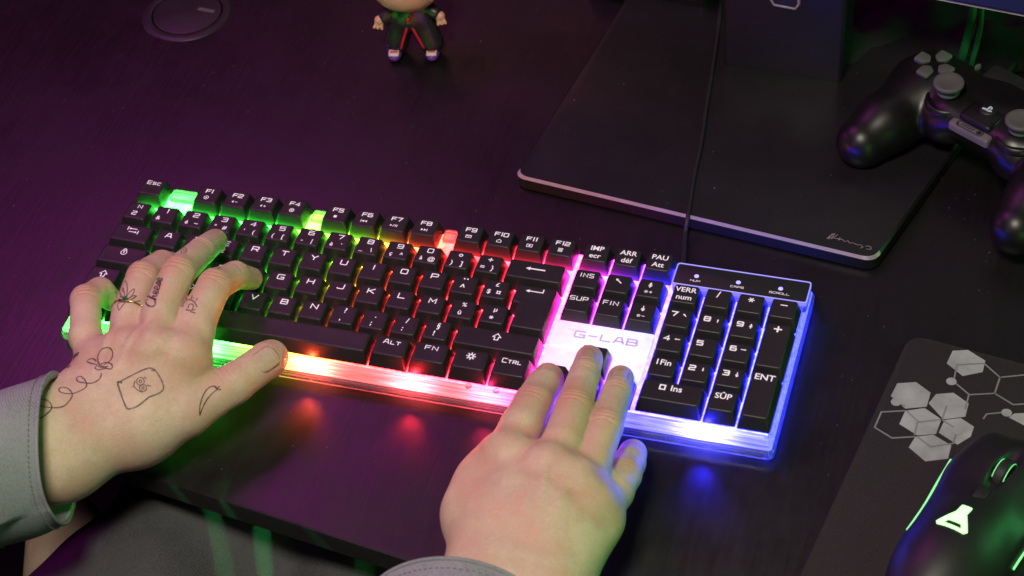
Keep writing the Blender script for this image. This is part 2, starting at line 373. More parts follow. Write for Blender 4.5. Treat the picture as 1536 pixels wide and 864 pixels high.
def catmull(pts, n=8, closed=False):
    P_ = [Vector(p) for p in pts]; out = []; m = len(P_)
    rng = range(m) if closed else range(m - 1)
    for i in rng:
        if closed: a, b, c, d = P_[i - 1], P_[i], P_[(i + 1) % m], P_[(i + 2) % m]
        else: a, b, c, d = P_[max(i - 1, 0)], P_[i], P_[i + 1], P_[min(i + 2, m - 1)]
        for k in range(n):
            t = k / n; out.append(.5 * ((2 * b) + (-a + c) * t + (2 * a - 5 * b + 4 * c - d) * t * t + (-a + 3 * b - 3 * c + d) * t ** 3))
    if not closed: out.append(P_[-1])
    return out
def join(meshes, name='joined'):
    bm = bmesh.new()
    for m in meshes: bm.from_mesh(m)
    me = bpy.data.meshes.new(name); bm.to_mesh(me); bm.free(); return me

# ---- signed-distance bodies (hands, controller, mouse) -----------------------
import openvdb
class SDF:
    def __init__(s, lo, hi, h):
        s.lo = np.array(lo, float); s.h = h; s.n = np.ceil((np.array(hi) - s.lo) / h).astype(int) + 1
        s.d = np.full(s.n, .05, np.float32)
    def _sub(s, lo, hi, m):
        a = np.clip(((np.array(lo) - m - s.lo) / s.h).astype(int), 0, s.n - 1); b = np.clip(((np.array(hi) + m - s.lo) / s.h).astype(int) + 2, 1, s.n)
        ax = [(s.lo[i] + s.h * np.arange(a[i], b[i])).astype(np.float32) for i in range(3)]
        X, Y, Z = np.meshgrid(*ax, indexing='ij'); return (slice(a[0], b[0]), slice(a[1], b[1]), slice(a[2], b[2])), X, Y, Z
    def _union(s, sl, dd, k):
        o = s.d[sl]
        if k > 0:
            q = np.maximum(k - np.abs(o - dd), 0) / k; s.d[sl] = np.minimum(o, dd) - q * q * k * .25
        else: s.d[sl] = np.minimum(o, dd)
    def cone(s, a, b, ra, rb, k=.004, sq=1.0):
        a = np.array(a, float); b = np.array(b, float); R = max(ra, rb)
        sl, X, Y, Z = s._sub(np.minimum(a, b) - R, np.maximum(a, b) + R, k + .004)
        d = b - a; L2 = d @ d + 1e-12
        px, py, pz = X - a[0], Y - a[1], Z - a[2]
        t = np.clip((px * d[0] + py * d[1] + pz * d[2]) / L2, 0, 1)
        dd = np.sqrt((px - t * d[0]) ** 2 + (py - t * d[1]) ** 2 + ((pz - t * d[2]) / sq) ** 2) - (ra + (rb - ra) * t)
        s._union(sl, dd.astype(np.float32), k)
    def ell(s, c, r, k=.004, rot=None, sub=False):
        c = np.array(c, float); r = np.array(r, float); R = r.max()
        sl, X, Y, Z = s._sub(c - R, c + R, k + .004)
        Q = np.stack([X - c[0], Y - c[1], Z - c[2]], -1)
        if rot is not None: Q = Q @ np.array(rot, np.float32)
        g = np.linalg.norm(Q / r, axis=-1); g2 = np.linalg.norm(Q / r ** 2, axis=-1) + 1e-9
        dd = (g * (g - 1) / g2).astype(np.float32)
        if sub:
            o = s.d[sl]; q = np.maximum(k - np.abs(o + dd), 0) / max(k, 1e-9); s.d[sl] = np.maximum(o, -dd) + q * q * k * .25
        else: s._union(sl, dd, k)
    def below(s, z, k=.001):
        Z = (s.lo[2] + s.h * np.arange(s.n[2])).astype(np.float32)[None, None, :]; dd = (z - Z) + 0 * s.d
        q = np.maximum(k - np.abs(s.d - dd), 0) / k; s.d = np.maximum(s.d, dd) + q * q * k * .25
    def arrays(s):
        g = openvdb.FloatGrid(.05); g.copyFromArray(s.d); pts, quads = g.convertToQuads(isovalue=0)
        return np.array(pts) * s.h + s.lo, np.array(quads)
    def mesh(s, name, smooth=2):
        v, q = s.arrays(); me = bpy.data.meshes.new(name)
        me.from_pydata(v.tolist(), [], q[:, ::-1].tolist()); me.update()
        bm = bmesh.new(); bm.from_mesh(me)
        for _ in range(smooth): bmesh.ops.smooth_vert(bm, verts=bm.verts, factor=.5, use_axis_x=True, use_axis_y=True, use_axis_z=True)
        bmesh.ops.recalc_face_normals(bm, faces=bm.faces); bm.to_mesh(me); bm.free(); shade(me, 180); return me

# ---- stroke lettering ---------------------------------------------------------
G = {
 'A': [[(0, 0), (.32, 1), (.68, 1), (1, 0)], [(.14, .33), (.86, .33)]], 'B': [[(0, 0), (0, 1), (.85, 1), (.95, .9), (.95, .6), (.85, .52), (0, .52)], [(.85, .52), (1, .42), (1, .1), (.9, 0), (0, 0)]],
 'C': [[(1, 1), (.1, 1), (0, .88), (0, .12), (.1, 0), (1, 0)]], 'D': [[(0, 0), (0, 1), (.85, 1), (1, .85), (1, .15), (.85, 0), (0, 0)]],
 'E': [[(1, 1), (0, 1), (0, 0), (1, 0)], [(0, .5), (.9, .5)]], 'F': [[(1, 1), (0, 1), (0, 0)], [(0, .5), (.85, .5)]],
 'G': [[(1, 1), (.1, 1), (0, .88), (0, .12), (.1, 0), (1, 0), (1, .45), (.5, .45)]], 'H': [[(0, 0), (0, 1)], [(1, 0), (1, 1)], [(0, .5), (1, .5)]],
 'I': [[(.5, 0), (.5, 1)]], 'J': [[(1, 1), (1, .12), (.88, 0), (.1, 0), (0, .15)]], 'K': [[(0, 0), (0, 1)], [(1, 1), (.25, .5), (1, 0)], [(0, .5), (.25, .5)]],
 'L': [[(0, 1), (0, 0), (1, 0)]], 'M': [[(0, 0), (0, 1), (.5, .35), (1, 1), (1, 0)]], 'N': [[(0, 0), (0, 1), (1, 0), (1, 1)]],
 'O': [[(.1, 0), (0, .12), (0, .88), (.1, 1), (.9, 1), (1, .88), (1, .12), (.9, 0), (.1, 0)]], 'P': [[(0, 0), (0, 1), (.88, 1), (1, .9), (1, .5), (.88, .4), (0, .4)]],
 'Q': [[(.1, 0), (0, .12), (0, .88), (.1, 1), (.9, 1), (1, .88), (1, .12), (.9, 0), (.1, 0)], [(.7, .25), (1.05, -.1)]],
 'R': [[(0, 0), (0, 1), (.88, 1), (1, .9), (1, .52), (.88, .42), (0, .42)], [(.55, .42), (1, 0)]], 'S': [[(1, 1), (.1, 1), (0, .9), (0, .6), (.1, .5), (.9, .5), (1, .4), (1, .1), (.9, 0), (0, 0)]],
 'T': [[(0, 1), (1, 1)], [(.5, 1), (.5, 0)]], 'U': [[(0, 1), (0, .12), (.1, 0), (.9, 0), (1, .12), (1, 1)]], 'V': [[(0, 1), (.5, 0), (1, 1)]],
 'W': [[(0, 1), (.22, 0), (.5, .7), (.78, 0), (1, 1)]], 'X': [[(0, 0), (1, 1)], [(0, 1), (1, 0)]], 'Y': [[(0, 1), (.5, .5), (1, 1)], [(.5, .5), (.5, 0)]], 'Z': [[(0, 1), (1, 1), (0, 0), (1, 0)]],
 '0': [[(.1, 0), (0, .12), (0, .88), (.1, 1), (.9, 1), (1, .88), (1, .12), (.9, 0), (.1, 0)]], '1': [[(.3, .95), (.6, 1), (.6, 0)]],
 '2': [[(0, 1), (.9, 1), (1, .9), (1, .6), (.9, .5), (.1, .5), (0, .4), (0, 0), (1, 0)]], '3': [[(0, 1), (.9, 1), (1, .9), (1, .1), (.9, 0), (0, 0)], [(.25, .52), (1, .52)]],
 '4': [[(.75, 0), (.75, 1), (0, .3), (1, .3)]], '5': [[(1, 1), (0, 1), (0, .55), (.9, .55), (1, .45), (1, .1), (.9, 0), (0, 0)]],
 '6': [[(.9, 1), (.1, 1), (0, .88), (0, .1), (.1, 0), (.9, 0), (1, .1), (1, .45), (.9, .55), (0, .55)]], '7': [[(0, 1), (1, 1), (.45, 0)]],
 '8': [[(.1, 0), (0, .12), (0, .88), (.1, 1), (.9, 1), (1, .88), (1, .12), (.9, 0), (.1, 0)], [(0, .52), (1, .52)]], '9': [[(0, 0), (.9, 0), (1, .12), (1, .88), (.9, 1), (.1, 1), (0, .9), (0, .55), (.1, .45), (1, .45)]],
 '-': [[(.1, .5), (.9, .5)]], '+': [[(0, .5), (1, .5)], [(.5, 0), (.5, 1)]], '/': [[(0, 0), (1, 1)]], ' ': [], '.': [[(.45, 0), (.55, 0)]],
}
def ribbon(line, w, z=0.0):
    """flat mitred ribbon along a 2-D polyline -> verts, faces"""
    L_ = [Vector(p[:2]) for p in line]; n = len(L_); v, f = [], []
    closed = n > 3 and (L_[0] - L_[-1]).length < 1e-7
    if closed: L_ = L_[:-1]; n -= 1
    for i in range(n):
        a = (L_[i] - L_[i - 1]).normalized() if (i or closed) else (L_[1] - L_[0]).normalized()
        b = (L_[(i + 1) % n] - L_[i]).normalized() if (i < n - 1 or closed) else a
        na, nb = Vector((-a.y, a.x)), Vector((-b.y, b.x)); m = (na + nb); m = m * (w * .5 / max(.45, 1 + na.dot(nb)))
        ext = Vector((0, 0))
        if not closed and i == 0: ext = -a * w * .3
        if not closed and i == n - 1: ext = a * w * .3
        v += [(*(L_[i] + m + ext), z), (*(L_[i] - m + ext), z)]
    for i in range(n if closed else n - 1):
        j = (i + 1) % n; f.append((2 * i, 2 * i + 1, 2 * j + 1, 2 * j))
    return v, f
class Flat:
    def __init__(s): s.v, s.f = [], []
    def add(s, v, f):
        o = len(s.v); s.v += [tuple(x) for x in v]; s.f += [tuple(i + o for i in q) for q in f]
    def line(s, pts, w): s.add(*ribbon(pts, w * 1.34)) if len(pts) > 1 else None
    def text(s, t, cx, cy, h, wid=.95, sp=.42, lw=None, slant=.0):
        lw = lw or h * .15; x = 0; items = []
        for c in t:
            hh = h * (.74 if c.islower() else 1); ww = hh * wid * (.35 if c in 'I1i.' else 1)
            items.append((c.upper(), x, ww, hh)); x += ww + h * sp
        x -= h * sp
        for c, x0, ww, hh in items:
            for ln in G.get(c, []):
                if False: ln = [((px - .5) * 1 + .5, py) for px, py in ln]
                s.line([(cx - x / 2 + x0 + px * ww + slant * py * hh, cy - h / 2 + py * hh) for px, py in ln], lw)
    def disc(s, cx, cy, r, n=12): s.add([(cx + r * math.cos(2 * math.pi * i / n), cy + r * math.sin(2 * math.pi * i / n), 0) for i in range(n)], [tuple(range(n))])
    def circ(s, cx, cy, r, lw, n=14): s.line([(cx + r * math.cos(2 * math.pi * i / n), cy + r * math.sin(2 * math.pi * i / n)) for i in range(n + 1)], lw)
    def poly(s, pts): s.add([(x, y, 0) for x, y in pts], [tuple(range(len(pts)))])
    def font(s, t, cx, cy, size, off=.018):
        off = .016; size = size * 1.08
        c = bpy.data.curves.new('t', 'FONT'); c.body = t; c.size = size; c.align_x = 'CENTER'; c.align_y = 'CENTER'; c.offset = off * size; c.resolution_u = 3
        o = bpy.data.objects.new('t', c); me = bpy.data.meshes.new_from_object(o)
        s.add([(v.co.x + cx, v.co.y + cy, 0) for v in me.vertices], [tuple(p.vertices) for p in me.polygons])
        bpy.data.objects.remove(o); bpy.data.curves.remove(c); bpy.data.meshes.remove(me)
    def mesh(s, name, z=0, up=True):
        me = mesh(name, [(x, y, z) for x, y, _ in s.v], s.f)
        for p in me.polygons:
            if p.normal.z < 0: p.flip()
        return me

# ================================================================== desk & floor
DR = math.radians(-8.2)      # desk and monitor foot are turned a little against the keyboard
desk = empty('desk', (.35, .0, 0), 'black wood grain desk with straight thin front edge', 'desk')
e0 = bp(179, 701, 0); e1 = bp(480, 799, 0); ed = (e1 - e0).normalized(); en = Vector((-ed.y, ed.x, 0))
A = e0 - ed * .75; B = e0 + ed * 1.35; Cc = B + en * 1.05; D = A + en * 1.05
pts = [(p.x, p.y) for p in (A, B, Cc, D)]
me = loft('desktop', pts, [(.002, -.0145, .02, 0), (.0004, -.014, .02, 0), (0, -.0015, .02, 0), (.0004, -.0005, .02, 0), (.0014, 0, .02, 0)], n=4, cap_bottom=True)
me.materials.append(M['desk']); me.materials.append(M['desk_edge'])
for p in me.polygons: p.material_index = 0 if p.normal.z > .6 else 1
o = link('desktop', me, None, None, 30); world_child(o, desk)
# cable grommet
gc = bp(281, 20, 0)
ring_ = link('grommet_ring', lathe('grommet_ring', [(.0255, .0), (.0255, .0008), (.0262, .0012), (.0315, .0009), (.0325, .0)], 48), M['panel'], desk, 50); ring_.location = gc - desk.location
capm = lathe('grommet_cap', [(0, .0012), (.0235, .0012), (.0246, .0008), (.0246, .0)], 48)
o = link('grommet_cap', capm, M['panel'], ring_, 50)
fl = Flat(); fl.poly(rect(.006, .004, .019, .0075)); o = link('grommet_slot', fl.mesh('grommet_slot', .00135), M['stick'], ring_); o.rotation_euler.z = -.1
me = mesh('floor', [(-2, -2, -.72), (3, -2, -.72), (3, 3, -.72), (-2, 3, -.72)], [(0, 1, 2, 3)])
tag(link('floor', me, M['wall']), 'dark floor below the desk', None, None, 'structure')
me = mesh('wall', [(-2, 1.25, -.72), (3, .85, -.72), (3, .85, 1.8), (-2, 1.25, 1.8)], [(0, 1, 2, 3)])
tag(link('wall', me, M['wall']), 'dark wall behind the desk', None, None, 'structure')

# ================================================================== keyboard
U = .01905; KT = .027; KH = .0090
kb = empty('keyboard', (0, 0, 0), 'full size black keyboard with rainbow backlight glowing between its keys', 'keyboard')
GF, G1, G2 = .222, .122, .222
ROWZ = [.0, .0006, 0, -.0005, -.0006, .0006]
def rowy(r): return -(r + (GF if r > 0 else 0)) * U
X0, X1, Y0, Y1 = -.0035, .4262, -.1155, .0115
link('backlit_plate', loft('backlit_plate', rect(X0 + .0008, Y0 + .0012, X1 - .0010, Y1 - .0010), [(.0040, .0050, .002, 0), (.0040, .0100, .002, 0), (0, .0102, .002, 0), (0, .0112, .002, 0), (.0034, .0163, .002, 0), (.0042, .0168, .002, 0)], n=4, cap_bottom=True), M['plate'], kb, 40)
link('clear_tray', frame_mesh('clear_tray', rect(X0 - .0004, Y0 - .0006, X1 + .0004, Y1 + .0004), .0042, .0040, .0098, .0045), M['clear'], kb, 40)
link('base_pan', slab('base_pan', rect(X0 + .0065, Y0 + .0070, X1 - .0065, Y1 - .0065), .0022, .0049, .0008, .004), M['panel'], kb, 40)
# raised ledge of the right side and shoulder lines
link('side_ledge', slab('side_ledge', rect(.4222, Y0 + .006, .4232, Y1 - .014), .0150, .0185, .0004, .0005), M['clear'], kb, 40)
for (x, y) in ((.03, -.10), (.40, -.10), (.03, 0), (.40, 0)):
    o = link('foot', lathe('foot', [(0, 0), (.006, 0), (.0065, .001), (.0065, .0022), (0, .0022)], 20), M['rubber'], kb, 40); o.location = (x, y, 0)
# clear bosses in the gaps of the function row
for xc, wid in ((1.5, .0165), (6.25, .0075), (10.75, .0075)):
    o = link('clear_block', slab('clear_block', rect(-wid / 2, -.0045, wid / 2, .0045), .0171, .0205, .0006, .001), M['clear'], kb, 40); o.location = (xc * U, .0035, 0)
link('screw_ring', lathe('screw_ring', [(.0014, 0), (.0014, .0006), (.0018, .0007), (.0020, 0)], 20), M['clear'], kb, 40).location = (6.25 * U, -.0075, .0171)
for sx_ in (.2515, .268):
    link('screw_ring', bpy.data.meshes['screw_ring'], None, kb).location = (sx_, -.1098, .0168)
# legends -----------------------------------------------------------------
LH = .0032
def L_letter(t):
    def f(F, w, d): F.text(t, .0002, .0026, LH, 1.12)
    return f
def L_word(t, h=.0025, y=.0028, wid=.95, sp=.38, dx=0):
    def f(F, w, d): F.text(t, dx, y, h, wid, sp + .12, h * .135)
    return f
def L_num(t, a='', b=''):
    def f(F, w, d):
        F.text(t, .0008, .0032, .0029, 1.05)
        if a: F.font(a, -.0028, -.0030, .0038)
        if b: F.font(b, .0030, -.0030, .0038)
    return f
def L_two(t, u_, ax=0, bx=0):
    def f(F, w, d): F.font(t, ax, .0030, .0045, .03); F.font(u_, bx, -.0026, .0045, .03)
    return f
def L_font(t, size=.0044, x=0, y=.0028):
    def f(F, w, d): F.font(t, x, y, size, .03)
    return f
def L_fk(t, icon):
    def f(F, w, d):
        F.text(t, .0002, .0030, .0026, .95, .30, .00045); lw = .00028; y = -.0022
        if icon == 'o': F.circ(0, y, .0013, lw); F.disc(0, y, .0005)
        if icon == 'v-': F.poly([(-.0018, y), (-.0006, y + .001), (-.0006, y - .001)]); F.line([(.0004, y), (.0016, y)], lw)
        if icon == 'v+': F.poly([(-.0018, y), (-.0006, y + .001), (-.0006, y - .001)]); F.line([(.0004, y), (.0016, y)], lw); F.line([(.001, y - .0006), (.001, y + .0006)], lw)
        if icon == 'm': F.circ(0, y, .0013, lw); F.line([(-.0008, y - .0008), (.0008, y + .0008)], lw); F.line([(-.0008, y + .0008), (.0008, y - .0008)], lw)
        if icon == 's': F.poly(rect(-.0009, y - .0009, .0009, y + .0009))
        if icon in '<<': F.poly([(-.0017, y), (-.0002, y + .0009), (-.0002, y - .0009)]) or F.poly([(0, y), (.0015, y + .0009), (.0015, y - .0009)]) or F.line([(-.002, y - .0009), (-.002, y + .0009)], lw)
        if icon == '>>': F.poly([(-.0015, y + .0009), (0, y), (-.0015, y - .0009)]); F.poly([(.0002, y + .0009), (.0017, y), (.0002, y - .0009)]); F.line([(.002, y - .0009), (.002, y + .0009)], lw)
        if icon == 'p': F.poly([(-.0022, y + .0008), (-.001, y), (-.0022, y - .0008)]); F.line([(-.0006, y - .0008), (.0002, y + .0008)], lw); F.line([(.0009, y - .0008), (.0009, y + .0008)], lw); F.line([(.0017, y - .0008), (.0017, y + .0008)], lw)
        if icon == 'e': F.line([(-.0015, y - .0009), (.0015, y - .0009), (.0015, y + .0009), (-.0015, y + .0009), (-.0015, y - .0009)], lw); F.line([(-.0015, y + .0009), (0, y), (.0015, y + .0009)], lw)
        if icon == 'h': F.line([(-.0012, y - .001), (.0012, y - .001), (.0012, y + .0003), (0, y + .0013), (-.0012, y + .0003), (-.0012, y - .001)], lw)
        if icon == 'c': F.line([(-.0015, y - .001), (.0015, y - .001), (.0015, y + .001), (-.0015, y + .001), (-.0015, y - .001)], lw); F.disc(0, y, .0006)
        if icon == 'l': [F.line([(-.0012, y + k * .0006), (.0012, y + k * .0006)], lw) for k in (-2, -1, 0, 1, 2)]
    return f
def arrow(F, x, y, dx, dy, L_=.0016, w=.0004, hd=.001):
    px, py = -dy, dx
    F.line([(x - dx * L_, y - dy * L_), (x + dx * L_ * .6, y + dy * L_ * .6)], w)
    F.poly([(x + dx * L_, y + dy * L_), (x + dx * (L_ - hd) + px * hd * .7, y + dy * (L_ - hd) + py * hd * .7), (x + dx * (L_ - hd) - px * hd * .7, y + dy * (L_ - hd) - py * hd * .7)])
def L_arrow(dx, dy, L_=.0022, y=.0022):
    return lambda F, w, d: arrow(F, 0, y, dx, dy, L_, .0005, .0014)
def sun(F, x, y, r):
    F.circ(x, y, r * .5, r * .22)
    for k in range(8):
        a = k * math.pi / 4; F.line([(x + r * .72 * math.cos(a), y + r * .72 * math.sin(a)), (x + r * 1.1 * math.cos(a), y + r * 1.1 * math.sin(a))], r * .22)
def L_page(sg):
    def f(F, w, d):
        arrow(F, 0, .0026, 0, sg, .0019, .0004, .0012); F.line([(-.0008, .0026), (.0008, .0026)], .0004); F.line([(-.0008, .0018), (.0008, .0018)], .0004)
        sun(F, -.0012, -.0026, .0009); F.line([(.0006, -.0026), (.002, -.0026)], .0003)
        if sg > 0: F.line([(.0013, -.0033), (.0013, -.0019)], .0003)
    return f
def L_np(n, extra=None):
    def f(F, w, d):
        F.text(n, -.0022, .0026, .0029, 1.0, .3, .0006)
        if extra == 'nw': arrow(F, .0032, .0026, -.707, .707, .0012, .0004, .0011)
        if extra == 'n': arrow(F, .0034, .0022, 0, 1, .0011, .0004, .0009)
        if extra == 's': arrow(F, .0034, .0022, 0, -1, .0011, .0004, .0009)
        if extra == 'w': arrow(F, .0032, .0026, -1, 0, .0014, .0004, .0009)
        if extra == 'e': arrow(F, .0032, .0026, 1, 0, .0014, .0004, .0009)
        if extra == 'pn' or extra == 'ps': arrow(F, .0034, .0022, 0, 1 if extra == 'pn' else -1, .0016, .0004, .0009); F.line([(.0027, .0022), (.0041, .0022)], .0003); F.line([(.0027, .0016), (.0041, .0016)], .0003)
    return f
def L_shift(F, w, d):
    p = [(0, .0042), (.0022, .0018), (.0010, .0018), (.0010, -.0002), (-.0010, -.0002), (-.0010, .0018), (-.0022, .0018), (0, .0042)]
    F.line([(x, y) for x, y in p], .00042)
def L_caps(F, w, d):
    F.circ(0, .0022, .0017, .00035); F.line([(0, .0018), (0, .0029)], .0005); F.line([(-.0008, .0036), (-.0008, .0046), (0, .0051), (.0008, .0046), (.0008, .0036)], .00035)
def L_tab(F, w, d):
    arrow(F, -.0004, .0034, -1, 0, .0024, .0004, .0012); arrow(F, .0004, .0010, 1, 0, .0024, .0004, .0012); F.line([(-.0034, .0022), (-.0034, .0046)], .0004); F.line([(.0034, -.0002), (.0034, .0022)], .0004)
def L_enter(F, w, d): F.line([(.0045, .0052), (.0045, .0030), (-.0035, .0030)], .0005); F.poly([(-.0050, .0030), (-.0028, .0041), (-.0028, .0019)])
def L_back(F, w, d): F.line([(.0050, .0012), (-.0035, .0012)], .0007); F.poly([(-.0055, .0012), (-.0030, .0025), (-.0030, -.0001)])
def L_sun(F, w, d): sun(F, 0, .0022, .0022)
def L_none(F, w, d): F.disc(0, .002, .0012)
def L_ins(F, w, d):
    F.line([(-.0062, .0012), (-.0036, .0012), (-.0036, .0040), (-.0062, .0040), (-.0062, .0012)], .0006); F.font('Ins', .0022, .0026, .0050, .035)
def L_space(F, w, d): pass
keys = []   # x centre (u), row, width u, height u, x-offset group, legend
def K(x, r, w=1, leg=None, h=1, g=0): keys.append((x, r, w, h, g, leg))
K(.5, 0, 1, L_word('Esc', .0026, .0032, .9, .28))
for i, (x, ic) in enumerate(zip([2.5, 3.5, 4.5, 5.5, 7, 8, 9, 10, 11.5, 12.5, 13.5, 14.5], ['o', 'v-', 'v+', 'm', 's', '<<', 'p', '>>', 'e', 'h', 'c', 'l'])):
    K(x, 0, 1, L_fk('F%d' % (i + 1), ic))
for i, (a, b) in enumerate([('IMP', 'ecr'), ('ARR', 'd\u00e9f'), ('PAU', 'Att')]): K(15.5 + i, 0, 1, L_two(a, b), g=1)
K(.5, 1, 1, lambda F, w, d: (F.text('N', .0008, .0034, .0024), F.text('2', -.0006, -.0020, .0026)))
for i, (a, b, c) in enumerate([('1', '&', ''), ('2', '\u00e9', '~'), ('3', '"', '#'), ('4', "'", '('), ('5', '(', '['), ('6', '-', '|'), ('7', '\u00e8', '`'), ('8', '_', '\\'), ('9', '\u00e7', '^'), ('0', '\u00e0', '@')]):
    K(1.5 + i, 1, 1, L_num(a, b, c))
K(11.5, 1, 1, lambda F, w, d: (F.circ(.0006, .0034, .0009, .0004), F.font(')', -.0028, -.0028, .0042), F.font(']', .0028, -.0028, .0042)))
K(12.5, 1, 1, lambda F, w, d: (F.font('+', .0002, .0030, .0050), F.font('=', -.0028, -.0028, .0044), F.font('}', .0028, -.0028, .0042)))
K(14, 1, 2, L_back)
K(15.5, 1, 1, L_word('INS', .0027, .0026, .8, .28), g=1); K(16.5, 1, 1, L_arrow(-.75, .66), g=1); K(17.5, 1, 1, L_page(1), g=1)
K(18.5, 1, 1, L_two('VERR', 'num'), g=2); K(19.5, 1, 1, L_font('/', .0058), g=2); K(20.5, 1, 1, lambda F, w, d: [F.line([(-.0015 * math.cos(a), .0028 - .0015 * math.sin(a)), (.0015 * math.cos(a), .0028 + .0015 * math.sin(a))], .00045) for a in (0, 1.047, 2.094)], g=2); K(21.5, 1, 1, L_font('\u2013', .0062), g=2)
K(.75, 2, 1.5, L_tab)
for i, c in enumerate('AZERTYUIOP'):
    K(2 + i, 2, 1, L_letter(c) if c != 'E' else (lambda F, w, d: (F.text('E', .0002, .0030, LH, 1.12), F.font('\u20ac', .0002, -.0030, .0038))))
K(12, 2, 1, lambda F, w, d: (F.disc(-.0009, .0044, .0005), F.disc(.0009, .0044, .0005), F.font('^', -.0004, -.0020, .0056)))
K(13, 2, 1, lambda F, w, d: (F.font('\u00a3', .0006, .0034, .0036), F.font('$', -.0028, -.0022, .0040), F.font('\u00a4', .0026, -.0022, .0046)))
K(15.5, 2, 1, L_word('SUP', .0027, .0030, .9, .28), g=1); K(16.5, 2, 1, L_word('FIN', .0027, .0030, .9, .28), g=1); K(17.5, 2, 1, L_page(-1), g=1)
for i, (n, e) in enumerate([('7', 'nw'), ('8', 'n'), ('9', 'pn')]): K(18.5 + i, 2, 1, L_np(n, e), g=2)
K(21.5, 2.5, 1, L_font('+', .0078, 0, .0112), h=2, g=2)
K(.875, 3, 1.75, L_caps)
for i, c in enumerate('QSDFGHJKLM'): K(2.25 + i, 3, 1, L_letter(c))
K(12.25, 3, 1, lambda F, w, d: (F.font('%', .0004, .0032, .0036), F.font('\u00f9', -.0006, -.0026, .0042)))
K(13.25, 3, 1, lambda F, w, d: (F.font('\u00b5', .0004, .0032, .0040), [F.line([(-.0004 - .0011 * math.cos(a), -.0026 - .0011 * math.sin(a)), (-.0004 + .0011 * math.cos(a), -.0026 + .0011 * math.sin(a))], .00035) for a in (0, 1.047, 2.094)]))
for i, (n, e) in enumerate([('4', 'w'), ('5', None), ('6', 'e')]): K(18.5 + i, 3, 1, L_np(n, e), g=2)
K(.625, 4, 1.25, L_shift); K(1.75, 4, 1, lambda F, w, d: (F.font('>', 0, .003, .004), F.font('<', 0, -.0026, .004)))
for i, c in enumerate('WXCVBN'): K(2.75 + i, 4, 1, L_letter(c))
for i, (a, b) in enumerate([('?', ','), ('.', ';'), ('/', ':'), ('\u00a7', '!')]): K(8.75 + i, 4, 1, L_two(a, b, .0004, -.0006))
K(13.625, 4, 2.75, L_shift)
K(16.5, 4, 1, L_arrow(0, 1), g=1)
K(18.5, 4, 1, L_font('1Fin', .0048), g=2); K(19.5, 4, 1, L_np('2', 's'), g=2); K(20.5, 4, 1, L_np('3', 'ps'), g=2)
K(21.5, 4.5, 1, L_font('ENT', .0052, 0, .0118), h=2, g=2)
K(.625, 5, 1.25, L_word('Ctrl', .0026, .0026, .9, .2)); K(1.875, 5, 1.25, L_none); K(3.125, 5, 1.25, L_word('Alt', .0026, .0026, .95, .25))
K(6.875, 5, 6.25, None)
K(10.625, 5, 1.25, L_word('Alt', .0028, .0030, 1, .25)); K(11.875, 5, 1.25, L_word('FN', .0026, .0032, 1.05, .35)); K(13.125, 5, 1.25, L_sun); K(14.375, 5, 1.25, L_word('Ctrl', .0027, .0032, .85, .2))
K(15.5, 5, 1, L_arrow(-1, 0), g=1); K(16.5, 5, 1, L_arrow(0, -1), g=1); K(17.5, 5, 1, L_arrow(1, 0), g=1)
K(19, 5, 2, L_ins, g=2); K(20.5, 5, 1, L_font('S\u00dbP', .0048, 0, .0030), g=2)
CAPR = [(0, 0, .0009, 0), (.0001, .0009, .0010, 0), (.00085, .0045, .0012, .0002), (.0019, .0081, .0014, .0006), (.00205, .0086, .0014, .0006), (.0024, .0089, .0014, .0006), (.0030, .0090, .0014, .0006), (.0046, .00886, .0012, .0006)]
caps = {}
def cap_mesh(w, h):
    if (w, h) not in caps:
        W_, H_ = w * U - .00085, h * U - .00085
        me = loft('key', rect(-W_ / 2, -H_ / 2, W_ / 2, H_ / 2), CAPR, n=3); me.materials.append(M['key']); shade(me, 50); caps[(w, h)] = me
    return caps[(w, h)]
offs = {0: 0, 1: G1, 2: G2}
def add_key(me, x, y, z, leg, w, h):
    k = link('key', me, None, kb); k.location = (x, y, z); k.rotation_euler = (random.uniform(-.006, .006), random.uniform(-.008, .008), random.uniform(-.006, .006))
    if leg:
        F = Flat(); leg(F, w, h)
        if F.v:
            lo = link('legend', F.mesh('legend', .00906), M['legend'], k); lo.location = (0, .0004, 0); lo.scale = (1.10, 1.10, 1)
    return k
for (x, r, w, h, g, leg) in keys:
    rz = ROWZ[int(r)] if h == 1 else -.0002
    rr_ = int(r); y = rowy(rr_) if h == 1 else (rowy(rr_) + rowy(rr_ + 1)) / 2
    dz = random.uniform(-.0002, .0002)
    if g == 1 and (x, r) in ((16.5, 5), (15.5, 5), (17.5, 5)): dz = -.0008
    add_key(cap_mesh(w, h), (x + offs[g]) * U, y, KT - .009 + rz + dz, leg, w, h)
# two-row enter key
cx, cy = 14.25 * U, (rowy(2) + rowy(3)) / 2; e = .00042
pts = [(13.75 * U + e - cx, rowy(3) - U / 2 + e - cy), (15 * U - e - cx, rowy(3) - U / 2 + e - cy), (15 * U - e - cx, rowy(2) + U / 2 - e - cy), (13.5 * U + e - cx, rowy(2) + U / 2 - e - cy), (13.5 * U + e - cx, rowy(2) - U / 2 + e - cy), (13.75 * U + e - cx, rowy(2) - U / 2 + e - cy)]
me = loft('key', pts, [(a, b, c, d) for a, b, c, d in CAPR], n=3); me.materials.append(M['key']); shade(me, 50)
def L_enter2(F, w, d): L_enter(F, w, d); F.v = [(x - .0005, y + .0085, z) for x, y, z in F.v]
add_key(me, cx, cy, KT - .0092, L_enter2, 1.5, 2)
